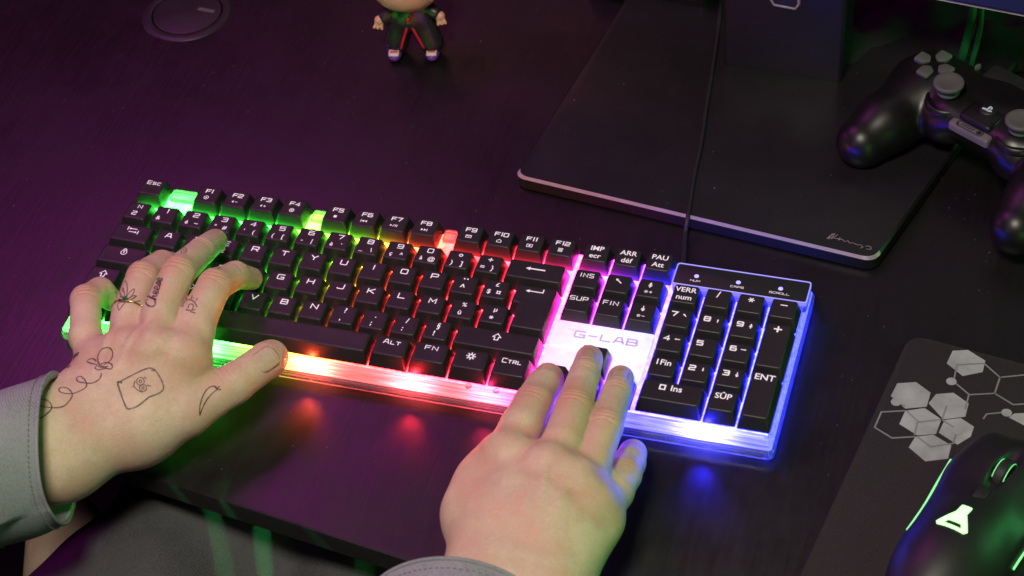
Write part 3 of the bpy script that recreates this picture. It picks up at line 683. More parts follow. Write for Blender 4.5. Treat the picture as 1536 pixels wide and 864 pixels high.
# logo plate round the arrow keys
lp = empty('logo_plate', (0, 0, 0), None, None); lp.parent = kb
lx0, lx1 = (15 + G1) * U - .0006, (18 + G1) * U + .0008
yt = rowy(2) - U / 2 - .0004; ym = rowy(4) + U / 2 - .0002
bpy.data.objects.remove(lp)
lp = link('logo_plate', slab('logo_plate', rect(lx0, ym, lx1, yt), .0170, .0215, .0007, .0016), M['logo_plate'], kb, 40)
xa, xb = (16 + G1) * U - .0002, (17 + G1) * U + .0002; yb = rowy(4) - U / 2 - .0002
for a, b in ((lx0, xa), (xb, lx1)):
    link('plate_shoulder', slab('plate_shoulder', rect(a, yb, b, ym - .0002), .0170, .0200, .0007, .0014), M['logo_plate'], lp, 40)
F = Flat(); F.text('G-LAB', .0006, -.0010, .0046, 1.25, .42, .00095)
F.line([(.0098 - .0005, -.0020), (.0118, -.0020)], .0003)
o = link('logo_lettering', F.mesh('logo_lettering', .02156), M['logo_ink'], lp); o.location = ((lx0 + lx1) / 2 + .002, (yt + ym) / 2 + .0012, 0)
F = Flat(); F.text('THE', 0, 0, .0013, .9, .3, .0002)
o = link('small_lettering', F.mesh('small_lettering', .02156), M['logo_ink'], lp); o.location = ((lx0 + lx1) / 2 - .0185, (yt + ym) / 2 + .0028, 0)
# status panel above the numpad
nx0, nx1 = (18 + G2) * U - .0006, (22 + G2) * U + .0020
yb_ = rowy(1) + U / 2 + .0001; yt_ = .0035
pn = link('status_panel', slab('status_panel', rect(nx0 + .0006, yb_, nx1 - .0006, yt_ - .0006), .0235, .0256, .0003, .0016), M['panel'], kb, 40)
link('panel_light_guide', slab('panel_light_guide', rect(nx0, yb_ - .0001, nx1, yt_), .0171, .0250, .0006, .0022), M['clear'], kb, 40)
link('panel_rim', frame_mesh('panel_rim', rect(nx0 - .0002, yb_ - .0002, nx1 + .0002, yt_ + .0002), .0007, .0225, .0258, .0022, .0002), m_glow('blue_lit_rim', (.13, .10, 1), .85), kb, 40)
for i, t in enumerate(['Num', 'Caps', 'Scroll']):
    x = nx0 + .0130 + i * .0247
    o = link('status_led', lathe('status_led', [(0, .0004), (.0011, .0004), (.0014, .0002), (.0014, -.0002)], 20), M['led_blue'], pn, 50); o.location = (x, yb_ + .0082, .0256)
    F = Flat(); F.text(t.upper(), 0, 0, .0013, 1.2, .35, .0002); o = link('status_lettering', F.mesh('status_lettering', .02568), M['legend'], pn); o.location = (x, yb_ + .0044, 0)
# cable from the keyboard's back edge across the monitor foot
pp = [bp(1024, 400, .016), bp(1026, 385, .012), bp(1028, 350, .006), bp(1031, 330, .011), bp(1036, 300, .0122), bp(1042, 262, .0122), bp(1052, 215, .0122), bp(1060, 160, .0122), bp(1067, 115, .0122), bp(1074, 70, .0122), bp(1080, 20, .0122), bp(1084, -20, .0122), bp(1088, -70, .0122)]
o = link('cable', tube('cable', catmull(pp, 6), .0013, 10), M['cable'], kb, 180)
# LEDs under the front bezel throw light on the desk
for x, s in LEDS:
    c = rain_at(x)
    l = lamp('bezel_led', 'SPOT', (x, Y0 - .0012, .0085), (x + .004, Y0 - .026, 0), .42 * s, c, .005, spot_size=math.radians(72), spot_blend=1.0)
    lamp('plate_led', 'SPOT', (x, -.1118, .0176), (x, -.1125, .1), .045 * s, c, .002, spot_size=math.radians(165), spot_blend=.6)

for x, y, e_ in (((18 + G1) * U + .0018, -.088, .035), ((18 + G1) * U + .0018, -.062, .03), ((17 + G1) * U, -.099, .02), (.086, -.070, .03)):
    lamp('plate_led', 'SPOT', (x, y, .0222), (x, y, .1), e_, rain_at(x + .012) if x > .3 else rain_at(x), .002, spot_size=math.radians(165), spot_blend=.6)

# ================================================================== monitor
mon = empty('monitor', (0, 0, 0), 'dark monitor standing on a flat rectangular foot with a wide column', 'monitor')
q = [bp(770, 268, .008), bp(1316, 398, .008), bp(1520, 75, .008), bp(928, -60, .008)]
q = [bp(771, 268, .008), bp(1312, 396, .008)]
dx_ = (q[1] - q[0]).normalized(); l1 = (bp(930, 15, .008) - q[0]); dy_ = Vector((-dx_.y, dx_.x, 0))
sh = (bp(1434, 225, .008) - q[1])
print('foot', q, l1.dot(dx_), l1.dot(dy_), sh.dot(dx_), sh.dot(dy_))
D2 = .215
Lb = q[0] + (l1 / l1.dot(dy_)) * D2; Rb = q[1] + (sh / sh.dot(dy_)) * D2
foot_pts = [(p.x, p.y) for p in (q[0], q[1], Rb, Lb)]
me = loft('foot_plate', foot_pts, [(.001, .0012, .008, 0), (0, .0018, .008, 0), (0, .0093, .008, 0), (.0015, .0109, .008, 0), (.0020, .0110, .008, 0)], n=8, cap_bottom=True)
me.materials.append(M['metal_dark']); me.materials.append(M['pale_metal_and_glint'])
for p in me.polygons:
    if .2 < p.normal.z < .98 and p.normal.dot(-Vector((-dx_.y, dx_.x, 0))) > .15: p.material_index = 1  # front bevel only: its highlight is put into the colour
fp = link('foot_plate', me, None, None, 30); world_child(fp, mon)
for s_, t_ in ((.03, .02), (.03, .19), (.2, .02), (.2, .19)):
    p = q[0] + dx_ * s_ + dy_ * t_; o = link('foot_pad', lathe('foot_pad', [(0, 0), (.008, 0), (.008, .0012), (0, .0012)], 16), M['rubber']); o.location = p; o.location.z = 0; world_child(o, mon)
c0, c1 = bp(1085, 97, .011), bp(1262, 124, .011); cd = (c1 - c0).normalized(); cn = Vector((-cd.y, cd.x, 0))
cw = (c1 - c0).length
pts = [(p.x, p.y) for p in (c0, c1, c1 + cn * .030, c0 + cn * .030)]
colm = loft('column', pts, [(0, .0111, .003, 0), (-.0004, .06, .003, 0), (-.001, .12, .003, 0), (-.0015, .36, .003, 0)], n=4); o = link('column', colm, M['metal_dark'], None, 40); world_child(o, mon)
sl = bp(1178, -2, .0); 
# cable slot in the column front: found by following the photo ray onto the column face
def hit_plane(px, py, p0, n):
    o_, d_ = ray(px, py); return o_ + d_ * ((p0 - o_).dot(n) / d_.dot(n))
fc = c0 - cn * .0015
s0 = hit_plane(1156, 6, fc, cn); s1 = hit_plane(1198, 14, fc, cn)
me = tube('slot_rim', [s0 + Vector((0, 0, .02)), s0 + Vector((0, 0, .004)), s0 + (s1 - s0) * .12, s0 + (s1 - s0) * .88, s1 + Vector((0, 0, .004)), s1 + Vector((0, 0, .02))], .0011, 8); o = link('slot_rim', me, M['pale_metal_and_glint'], None, 180); world_child(o, mon)
a0 = s0 + Vector((0, 0, .001)); a1 = s1 + Vector((0, 0, .001)); up_ = Vector((0, 0, .022)); bk = cn * .0008
me = mesh('slot', [a0 + bk, a1 + bk, a1 + up_ + bk, a0 + up_ + bk], [(0, 1, 2, 3)]); o = link('slot', me, M['rubber']); world_child(o, mon)
for v in me.vertices: v.co -= cn * .0012
# panel hanging in front of the column
b0, b1 = bp(1436, -1, .105), bp(1536, 22, .105); bd = (b1 - b0).normalized(); bd = Vector((dx_.x, dx_.y, 0)); bn = Vector((-bd.y, bd.x, 0))
pL = b1 - bd * .42; pR = b1 + bd * .16
def prism(name, a, b, dep, z0, z1, bev=.0015):
    n_ = Vector((-(b - a).y, (b - a).x, 0)).normalized()
    return slab(name, [(p.x, p.y) for p in (a, b, b + n_ * dep, a + n_ * dep)], z0, z1, bev, .002)
world_child(link('panel_housing', prism('panel_housing', pL, pR, .022, .106, .44), M['metal_dark'], None, 40), mon)
world_child(link('bottom_bezel', prism('bottom_bezel', pL - bn * .0015, pR - bn * .0015, .0014, .105, .1065), M['pale_metal_and_glint'], None, 40), mon)
world_child(link('screen', prism('screen', pL - bn * .0014, pR - bn * .0014, .0012, .1068, .435, .0003), m_glow('dim_blue_screen', (.04, .04, .22), .15), None, 40), mon)
# signature on the foot
sg_lines = [[(0, 0), (3, 8), (2, 0)], [(1, 1), (5, 9), (4, 1), (8, 8)], [(3, 4), (9, 3), (12, 5), (11, 2), (14, 4), (17, 2), (20, 4), (22, 2), (26, 3), (30, 2), (33, 3), (36, 1), (34, -1)], [(38, 3), (42, 4), (44, 1), (40, 0)]]
F = Flat()
for ln in sg_lines: F.line([(p.x, p.y) for p in catmull([(x * .00062, y * .0007, 0) for x, y in ln], 4)], .00032)
o = link('signature', F.mesh('signature', .0111), M['pale_metal_and_glint'], None); o.location = bp(1240, 358, .0111) ; o.location.z = 0; o.rotation_euler.z = math.atan2(dx_.y, dx_.x) - .03; o.parent = mon
o = link('reflection_wire', tube('reflection_wire', catmull([bp(1102, 156, .0125), bp(1120, 164, .0125), bp(1145, 169, .0125), bp(1163, 171, .0125)], 5), .0004, 6), M['pale_metal_and_glint'])
bpy.data.objects.remove(o)

# dark things behind the foot
def cloth_heap(name, px, py, sx, sy, hgt, seed, label, cat, rz=0):
    rng = random.Random(seed); n = 60; v, f = [], []; c = bp(px, py, 0)
    for i in range(n + 1):
        for j in range(n + 1):
            a, b = i / n * 2 - 1, j / n * 2 - 1
            edge = max(0, 1 - max(abs(a), abs(b)) ** 6)
            fold = .5 + .25 * math.sin(a * 5 + b * 3 + seed) + .18 * math.sin(b * 9 - a * 4 + seed * 2) + .08 * math.sin(a * 17 + seed)
            v.append((a * sx, b * sy, .0008 + hgt * edge * fold))
    for i in range(n):
        for j in range(n): f.append((i * (n + 1) + j, (i + 1) * (n + 1) + j, (i + 1) * (n + 1) + j + 1, i * (n + 1) + j + 1))
    o = link(name, mesh(name, v, f), M['cloth'], None, 180); o.location = c; o.rotation_euler.z = rz
    m = o.modifiers.new('thickness', 'SOLIDIFY'); m.thickness = -.001
    tag(o, label, cat); return o
cloth_heap('folded_cloth', 1390, 20, .085, .07, .030, 2, 'dark folded cloth behind the game controller', 'cloth', .3)
o = link('storage_box', slab('storage_box', rect(-.05, -.03, .04, .03), .0, .028, .002, .004), M['pad_shell'], None, 40); o.location = bp(1000, -22, .0); o.rotation_euler.z = DR
tag(o, 'low dark grey box at the desk back left of the monitor column', 'box')
gp = [bp(1440, 112, .016), bp(1444, 85, .035), bp(1452, 55, .05), bp(1458, 20, .07), bp(1460, -40, .09)]
gp2 = [p + Vector((.006, -.001, -.004)) for p in gp]
cg = empty('cable_bundle', gp[0], 'cables rising behind the game controller, painted as if lit green', 'cable')
GM = plastic('cable_painted_green_lit', (.008, .10, .03), .5)  # green light on the cables is put into the jacket colour
for g_, r_ in ((gp, .0030), (gp2, .0017)):
    world_child(link('cable', tube('cable', catmull(g_, 6), r_, 10), GM, None, 180), cg)

# ================================================================== game controller
ax = Vector((.864, -.503, 0)); cang = math.atan2(ax.y, ax.x)
ctl = empty('game_controller', (.5065, .143, .010), 'black game controller with two grey sticks lying beside the monitor foot', 'game controller', cang)
ctl.rotation_euler.x = math.radians(3)
s = SDF((-.09, -.075, -.005), (.09, .055, .060), .0011)
s.cone((-.040, .010, .024), (.040, .010, .024), .021, .021, .008, .8)
s.ell((-.050, .014, .024), (.029, .028, .019), .010); s.ell((.050, .014, .024), (.029, .028, .019), .010)
for sg in (-1, 1):
    s.cone((sg * .050, .010, .024), (sg * .056, -.026, .020), .022, .0185, .010)
    s.cone((sg * .056, -.026, .020), (sg * .058, -.045, .017), .0185, .0162, .006)
    s.ell((sg * .0265, -.003, .026), (.0165, .0165, .0165), .004)
s.ell((0, .018, .036), (.034, .026, .008), .014); s.cone((-.020, -.004, .032), (.020, -.004, .032), .0125, .0125, .004, .9)
body = link('body', s.mesh('body', 3), M['pad_shell'], ctl)
stick = lathe('stick', [(0, .0165), (.0055, .0160), (.0080, .0172), (.0092, .0165), (.0094, .0150), (.0080, .0135), (.0060, .0125), (.0055, .0115), (.0070, .0100), (.0072, .0092), (.0050, .0080), (.0040, .0)], 36)
for sg in (-1, 1):
    o = link('stick', stick, M['stick'], ctl, 60); o.location = (sg * .0265, -.003, .0385)
    o = link('stick_collar', lathe('stick_collar', [(.0105, 0), (.0125, .0015), (.0135, .0010), (.0142, -.002)], 32), M['pad_shell'], ctl, 60); o.location = (sg * .0265, -.003, .0405)
def pill(name, w, l, h, tip=False):
    p = rect(-w / 2, -l / 2, w / 2, l / 2) if not tip else [(-w / 2, -l / 2), (w / 2, -l / 2), (w / 2, l * .2), (0, l / 2), (-w / 2, l * .2)]
    return slab(name, p, 0, h, .0008, .0015)
dp = (-.0485, .0115)
for k in range(4):
    a = k * math.pi / 2; o = link('direction_button', pill('direction_button', .0088, .0100, .0035, True), M['stick'], ctl, 50)
    r = .0080; o.location = (dp[0] - r * math.sin(a + math.pi), dp[1] + r * math.cos(a + math.pi), .0452); o.rotation_euler.z = a
for k in range(4):
    a = k * math.pi / 2; o = link('action_button', lathe('action_button', [(0, .0038), (.0035, .0036), (.0041, .0028), (.0041, 0)], 24), M['stick'], ctl, 50)
    o.location = (.0515 + .0105 * math.cos(a), .0225 + .0105 * math.sin(a), .0425)
o = link('touchpad', slab('touchpad', rect(-.0230, .0170, .0230, .0390), .0400, .0434, .0010, .004), M['rubber'], ctl, 40)
o = link('small_button', lathe('small_button', [(0, .002), (.0018, .0018), (.002, 0)], 20), M['stick'], ctl, 50); o.location = (-.0295, .0300, .0420); o.scale = (.8, 1.4, 1)
o = link('home_button', lathe('home_button', [(0, .0008), (.0046, .0006), (.0052, 0)], 28), M['panel'], ctl, 50); o.location = (.0, .0015, .0445)
bd_ = link('centre_bridge', slab('centre_bridge', rect(-.0115, -.0125, .0115, .0140), .0400, .0446, .0015, .003), M['pad_shell'], ctl, 40)
F = Flat(); W_ = .00055
F.add([(-.0004, -.0022, 0), (.0005, -.0025, 0), (.0005, .0024, 0), (-.0004, .0021, 0)], [(0, 1, 2, 3)])
F.line([(.0004, .0021), (.0017, .0016), (.0019, .0006), (.0010, .0002)], W_)
F.line([(-.0008, -.0010), (-.0026, -.0016), (-.0024, -.0022), (-.0008, -.0018)], W_)
F.line([(.0009, -.0016), (.0027, -.0009), (.0030, -.0013), (.0012, -.0021)], W_)
o = link('emblem', F.mesh('emblem', .0449), m_glow('pale_emblem', (.85, .9, .9), .45), ctl); o.location = (.0, .0015, .0006)
# front port block under the bridge
o = link('port_block', slab('port_block', rect(-.0145, -.0185, .0145, -.0115), .0340, .0405, .0012, .002), plastic('grey_port_trim', (.16, .14, .16), .35), ctl, 40)
F = Flat(); F.line([(p.x, p.y) for p in fillet(rect(-.0095, -.0024, .0085, .0022), .0020, 4)] + [(-.0075, -.0024)], .0005)
for k in range(5): F.line([(-.0065 + k * .0019, -.0012), (-.0055 + k * .0019, .0012)], .0005)
F.disc(.0060, 0, .0017)
o = link('port', F.mesh('port', 0), M['rubber'], ctl); o.location = (0, -.0150, .0407)
F = Flat()
for a in range(6):
    for b in range(2): F.disc(a * .0016 - .004, b * .0015, .00035, 8)
o = link('speaker_holes', F.mesh('speaker_holes', 0), M['stick'], ctl); o.location = (0, .0092, .0442)

# ================================================================== mouse mat and mouse
matp = empty('mouse_mat', (.52, -.15, 0), 'dark grey mouse mat printed with pale grey hexagons', 'mouse mat')
m0 = bp(1375, 503, .003); m1 = bp(1225, 820, .003); md = (m1 - m0).normalized(); mr_ = bp(1536, 545, .003); mx = (mr_ - m0).normalized()
pts = [(p.x, p.y) for p in (m0 + md * .30, m0 + md * .30 + mx * .26, m0 + mx * .26, m0 - mx * .004)]
me = loft('mat_sheet', pts, [(.001, .0004, .010, 0), (0, .0008, .011, 0), (0, .0024, .011, 0), (.0006, .003, .011, 0)], n=8, cap_bottom=True)
world_child(link('mat_sheet', me, M['mat'], None, 40), matp)
def hexa(px, py, w, h, fill=True):
    P_ = [(-w * .5, .12 * h), (-.08 * w, .5 * h), (.42 * w, .42 * h), (.5 * w, -.12 * h), (.12 * w, -.5 * h), (-.38 * w, -.42 * h)]
    return [bp(px + a, py - b, .0031) for a, b in P_]
def printed(name, pts3, mat):
    o = link(name, mesh(name, [(p.x, p.y, .0031) for p in pts3], [tuple(range(len(pts3)))]), mat)
    for p in o.data.polygons:
        if p.normal.z < 0: p.flip()
    world_child(o, matp); return o
HX = [[(1420, 545), (1429, 526), (1452, 525), (1478, 541), (1474, 558), (1444, 564)],
      [(1336, 594), (1346, 575), (1374, 573), (1396, 589), (1390, 610), (1358, 613)],
      [(1393, 605), (1404, 591), (1430, 589), (1453, 605), (1448, 625), (1415, 629)],
      [(1349, 636), (1358, 616), (1387, 612), (1412, 629), (1404, 651), (1376, 653)],
      [(1408, 649), (1417, 630), (1441, 627), (1461, 640), (1456, 655), (1436, 667)],
      [(1363, 671), (1373, 655), (1400, 652), (1427, 668), (1422, 688), (1388, 692)],
      [(1513, 626), (1522, 620), (1560, 619), (1580, 630), (1570, 645), (1540, 640)]]
for hx in HX: printed('hexagon', [bp(a, b, .0031) for a, b in hx], M['print'])
LN = [[(1430, 572), (1436, 547), (1476, 545), (1500, 566), (1492, 590), (1454, 592), (1430, 572)], [(1500, 566), (1560, 560)], [(1492, 590), (1520, 607), (1560, 604)],
      [(1453, 593), (1448, 613)], [(1357, 616), (1322, 618), (1312, 641), (1338, 657), (1372, 655)], [(1357, 609), (1345, 603)],
      [(1412, 629), (1378, 633), (1360, 616)], [(1412, 629), (1436, 644), (1430, 665), (1396, 670), (1376, 655)], [(1413, 629), (1420, 609)], [(1376, 634), (1372, 652)],
      [(1475, 628), (1480, 621), (1510, 618)]]
for ln in LN:
    F = Flat(); F.line([(q_.x, q_.y) for q_ in [bp(a, b, .0033) for a, b in ln]], .0007); o = link('printed_line', F.mesh('printed_line', .0033), M['print_line']); world_child(o, matp)
for a, b in ((1427, 572), (1344, 603), (1436, 646), (1510, 619)):
    c = bp(a, b, .0035); F = Flat(); F.disc(c.x, c.y, .0029, 20); o = link('printed_dot', F.mesh('printed_dot', .0035), M['print']); world_child(o, matp)

mouse = empty('computer_mouse', (.5295, -.159, .003), 'black computer mouse with green light strips and a glowing flask emblem', 'computer mouse', math.atan2(.93, .366) - math.pi / 2)
s = SDF((-.050, -.065, -.004), (.050, .082, .046), .0010)
s.ell((.005, -.012, .008), (.0295, .046, .031), .010); s.ell((.004, .036, .006), (.0285, .050, .024), .012)
s.ell((-.018, .040, .006), (.012, .042, .014), .012); s.ell((.026, .038, .006), (.012, .042, .014), .012)
s.ell((-.036, .012, .016), (.010, .030, .010), .006, None, True); s.ell((.042, .012, .016), (.010, .030, .010), .006, None, True)
s.ell((.001, .048, .032), (.0058, .021, .009), .002, None, True)
s.below(0.0005)
mb = link('shell', s.mesh('shell', 3), M['mouse_shell'], mouse)
mbv = BVHTree.FromObject(mb, bpy.context.evaluated_depsgraph_get())
def drop(x, y, off=.0003, z=.09):
    h = mbv.ray_cast(Vector((x, y, z)), Vector((0, 0, -1)));
    return h[0] + h[1] * off if h[0] else Vector((x, y, .02))
def side(y, z, sg, off=.0004):
    h = mbv.ray_cast(Vector((sg * .09, y, z)), Vector((-sg, 0, 0))); return h[0] + h[1] * off if h[0] else Vector((sg * .03, y, z))
mw = Matrix.Translation(mouse.location) @ mouse.rotation_euler.to_matrix().to_4x4(); mwi = mw.inverted()
for path in ([(1427, 690), (1401, 722), (1382, 752), (1368, 777), (1361, 795)], [(1548, 765), (1536, 792), (1520, 822), (1506, 850)]):
    pl = []
    for a, b in path:
        h = mbv.find_nearest(mwi @ bp(a, b, .0165)); pl.append(h[0] + h[1] * .0002)
    link('light_strip', tube('light_strip', catmull(pl, 5), .00065, 8), M['glow_green'], mouse, 180)
wh = lathe('wheel', [(0, -.0035), (.009, -.0035), (.0105, -.0022), (.0105, .0022), (.009, .0035), (0, .0035)], 40)
wo = link('wheel', wh, M['rubber'], mouse, 40); wo.rotation_euler = (0, math.pi / 2, 0); wo.location = (.001, .047, .0205); wo.scale = (.92, .92, .9)
for sg in (-1, 1):
    o = link('wheel_ring', tube('wheel_ring', [(.0094 * math.cos(a / 24 * 6.283), .0094 * math.sin(a / 24 * 6.283), sg * .0036) for a in range(24)], .00022, 6, True), M['glow_green'], wo, 180)
o = link('button_seam', tube('button_seam', [drop(.001, y, .0) for y in (.070, .0725, .074)], .0004, 6), M['rubber'], mouse, 180)
o = link('resolution_button', slab('resolution_button', rect(-.0022, -.004, .0042, .004), 0, .0012, .0004, .001), M['panel'], mouse, 40); o.location = drop(.0, .021, -.0002)
F = Flat()
ES = .80
flask = [(-.0100, -.0110), (.0080, -.0110), (.0095, -.0085), (.0022, .0045), (.0022, .0120), (-.0050, .0120), (-.0050, .0045), (-.0118, -.0085)]
# fill as outline pieces so that the window at the bottom stays open
win = [(-.0065, -.0082), (.0048, -.0082), (.0032, -.0052), (-.0052, -.0052)]
def em(pts): return [drop(x * ES + .002, y * ES - .003, .00035) for x, y in pts]
bmx = bmesh.new()
outer = [(-.0118, -.0085), (-.0100, -.0110), (.0080, -.0110), (.0095, -.0085), (.0022, .0045), (-.0050, .0045)]
vo = [bmx.verts.new(p) for p in em(outer)]; vi = [bmx.verts.new(p) for p in em(win)]; vt = [bmx.verts.new(p) for p in em([(.0022, .0115), (.0016, .0125), (-.0044, .0125), (-.0050, .0115)])]
for fc_ in ((vo[0], vo[1], vi[0]), (vo[1], vo[2], vi[1], vi[0]), (vo[2], vo[3], vi[1]), (vo[3], vi[2], vi[1]), (vo[3], vo[4], vi[2]), (vo[4], vo[5], vi[3], vi[2]), (vo[5], vo[0], vi[3]), (vo[0], vi[0], vi[3]), (vo[5], vo[4], vt[0], vt[1], vt[2], vt[3])): bmx.faces.new(fc_)
bmesh.ops.subdivide_edges(bmx, edges=bmx.edges, cuts=2, use_grid_fill=True)
for v_ in bmx.verts: v_.co = drop(v_.co.x, v_.co.y, .0004)
bmesh.ops.recalc_face_normals(bmx, faces=bmx.faces); me = bpy.data.meshes.new('flask_emblem'); bmx.to_mesh(me); bmx.free()
for p in me.polygons:
    if p.normal.z < 0: p.flip()
o = link('flask_emblem', me, M['glow_logo'], mouse)

# ================================================================== small vinyl figurine (generic)
fb = bp(623, 79, 0); fig = empty('figurine', fb, 'small vinyl figurine in dark clothes with red trim at the desk back', 'figurine', math.radians(12))
s = SDF((-.032, -.022, -.001), (.032, .024, .085), .0009)
s.cone((-.0065, .002, .030), (-.0115, 0, .010), .0085, .0085, .004); s.cone((.0065, .002, .030), (.0125, -.001, .010), .0085, .0085, .004)
s.cone((0, .002, .030), (0, .002, .041), .0105, .009, .005)
s.cone((-.008, .002, .040), (-.017, -.003, .033), .005, .0045, .003); s.cone((.008, .002, .040), (.018, -.003, .036), .005, .0045, .003)
link('clothed_body', s.mesh('clothed_body', 2), M['vinyl_dark'], fig)
s = SDF((-.032, -.03, .030), (.032, .03, .085), .001); s.ell((0, .001, .060), (.025, .022, .0205), .003); link('head', s.mesh('head', 2), M['vinyl_skin'], fig)
for sg in (-1, 1):
    hx_ = sg * (.0205 if sg < 0 else .021); hz = .0315 if sg < 0 else .0345
    s = SDF((hx_ - .010, -.014, hz - .010), (hx_ + .010, .006, hz + .010), .0006)
    s.ell((hx_, -.0045, hz), (.0036, .0032, .0036), .001)
    for k in range(3): s.cone((hx_ + sg * .001 * (k - 1), -.0045, hz), (hx_ + sg * (.0012 + .0026 * k - .0026), -.0072, hz - .0052 + .0006 * k), .0013, .0011, .0008)
    link('hand', s.mesh('hand', 1), M['vinyl_skin'], fig)
    fx = sg * .0130
    s = SDF((fx - .010, -.018, -.0005), (fx + .010, .008, .012), .0006); s.ell((fx, -.0060, .0040), (.0050, .0072, .0042), .001); s.below(0.0003); link('shoe', s.mesh('shoe', 1), M['vinyl_purple'], fig)
    o = link('shoe_strap', slab('shoe_strap', rect(-.0036, -.0028, .0036, .0022), 0, .0016, .0005, .001), M['vinyl_white'], fig, 40); o.location = (fx, -.0088, .0066); o.rotation_euler.x = math.radians(28)
    o = link('shoe_stripe', slab('shoe_stripe', rect(-.0026, -.0009, .0026, .0005), 0, .0009, .0002, .0003), M['vinyl_red'], fig, 40); o.location = (fx, -.0090, .0078); o.rotation_euler.x = math.radians(28)
    o = link('leg_cuff', lathe('leg_cuff', [(.0035, .006), (.0062, .006), (.0064, .0115), (.0030, .0118)], 20), M['vinyl_purple'], fig, 50); o.location = (fx, -.0015, 0)
    tr = [(0, -.0092, .036), (sg * .0008, -.0075, .031), (sg * .0030, -.0078, .024), (sg * .0055, -.0080, .017), (sg * .0078, -.0080, .010)]
    link('trim', tube('trim', catmull(tr, 5), .0010, 8), M['vinyl_red'], fig, 180)

# ================================================================== person
person = empty('person', (.2, -.35, -.3), 'person in grey denim typing with tattooed left hand and right hand on the arrow keys', 'person')
joint_blush = {'Ip': (.5, .011), 'Mp': (.5, .011), 'Rp': (.5, .011), 'Pp': (.45, .010), 'Id': (.25, .008), 'Md': (.3, .008), 'Rd': (.3, .008), 'It': (.5, .010), 'Mt': (.5, .010), 'Rt': (.5, .010), 'Pt': (.5, .010), 'Tt': (.45, .013), 'Ti': (.3, .012), 'Im': (.25, .014), 'Mm': (.28, .014), 'Rm': (.25, .014), 'Pm': (.22, .013)}
def hand(name, joints, bones, h, creases, webs=(), tendons=(), extra=None, grow=1.0):
    J = {k: np.array(bp(px, py, z / 1000.)) for k, (px, py, z, r) in joints.items()}; R = {k: r / 1000. * (grow if k[0] in 'IMRP' and k[1] in 'pdtb' else 1) for k, (_, _, _, r) in joints.items()}
    a = np.array(list(J.values())); s = SDF(a.min(0) - .028, a.max(0) + .028, h)
    for (p, q_, k) in bones: s.cone(J[p], J[q_], R[p], R[q_], k / 1000.)
    if extra: extra(s, J)
    v, qd = s.arrays()
    me = bpy.data.meshes.new(name); me.from_pydata(v.tolist(), [], qd[:, ::-1].tolist()); me.update()
    bm = bmesh.new(); bm.from_mesh(me)
    for _ in range(4): bmesh.ops.smooth_vert(bm, verts=bm.verts, factor=.5, use_axis_x=True, use_axis_y=True, use_axis_z=True)
    pc_ = [(Vector(J[k]), R[k] + .010) for k in J if k in ('C1', 'C2', 'C3', 'B', 'B2', 'Wu', 'Wr', 'Fu', 'Fr', 'H', 'Tc')]
    pv = [v_ for v_ in bm.verts if any((v_.co - c_).length < r_ for c_, r_ in pc_)]
    for _ in range(22): bmesh.ops.smooth_vert(bm, verts=pv, factor=.5, use_axis_x=True, use_axis_y=True, use_axis_z=True)
    bmesh.ops.recalc_face_normals(bm, faces=bm.faces)
    bmesh.ops.subdivide_edges(bm, edges=bm.edges, cuts=1, use_grid_fill=True, smooth=0)
    for _ in range(2): bmesh.ops.smooth_vert(bm, verts=bm.verts, factor=.5, use_axis_x=True, use_axis_y=True, use_axis_z=True)
    bm.to_mesh(me); bm.free(); me.update()
    n = len(me.vertices); co = np.zeros(n * 3, np.float32); me.vertices.foreach_get('co', co); co = co.reshape(-1, 3)
    no = np.zeros(n * 3, np.float32); me.vertex_normals.foreach_get('vector', no); no = no.reshape(-1, 3)
    disp = np.zeros(n, np.float32)
    for (A_, B_, t, amp, sig, off) in creases:      # fold lines across a bone, on its back
        p0 = J[A_] + (J[B_] - J[A_]) * t; dr = J[B_] - J[A_]; dr = dr / np.linalg.norm(dr)
        w = co - p0; sx_ = w @ dr; rad = np.linalg.norm(w - sx_[:, None] * dr, axis=1)
        lat = np.cross(dr, [0, 0, 1]); lat /= np.linalg.norm(lat); lx = w @ lat
        curve = off / 1000. + 22 * lx * lx * (1 if off >= 0 else -1)
        m = (rad < .016) & (no[:, 2] > -.1)
        disp += np.where(m, -amp / 1000. * np.exp(-((sx_ - curve) / (sig / 1000.)) ** 2) * np.clip(1 - (np.abs(lx) / .010) ** 2, 0, 1) * np.clip(no[:, 2] * 1.6, 0, 1), 0)
    for (A_, B_, amp, sig) in tendons:
        p0 = J[A_]; dr = J[B_] - J[A_]; Ln = np.linalg.norm(dr); dr = dr / Ln; w = co - p0; sx_ = w @ dr
        lat = np.cross(dr, [0, 0, 1]); lat /= np.linalg.norm(lat); lx = w @ lat
        fade = np.clip(sx_ / .02, 0, 1) * np.clip((Ln - sx_) / .012, 0, 1)
        disp += amp / 1000. * np.exp(-(lx / (sig / 1000.)) ** 2) * fade * np.clip(no[:, 2] * 1.5 - .3, 0, 1)
    for jn in ('Im', 'Mm', 'Rm', 'Pm'):      # knuckle heads
        dd = np.linalg.norm((co - (J[jn] + np.array([0, 0, R[jn]]))) * np.array([1, 1, .6]), axis=1); disp += .0011 * np.exp(-(dd / .0075) ** 2) - .0006 * np.exp(-((dd - .014) / .004) ** 2)
    blush = np.zeros(n, np.float32)
    for jn, (am, sg_) in joint_blush.items():
        if jn in J:
            dd = np.linalg.norm(co - (J[jn] + np.array([0, 0, R[jn] * .8])), axis=1); blush = np.maximum(blush, am * np.exp(-(dd / sg_) ** 2))
    blush = np.clip(blush + np.clip(-disp * 450, 0, .4), 0, 1)
    ca = me.color_attributes.new('blush', 'FLOAT_COLOR', 'POINT'); cc = np.repeat(blush[:, None], 4, 1).astype(np.float32); cc[:, 3] = 1; ca.data.foreach_set('color', cc.ravel())
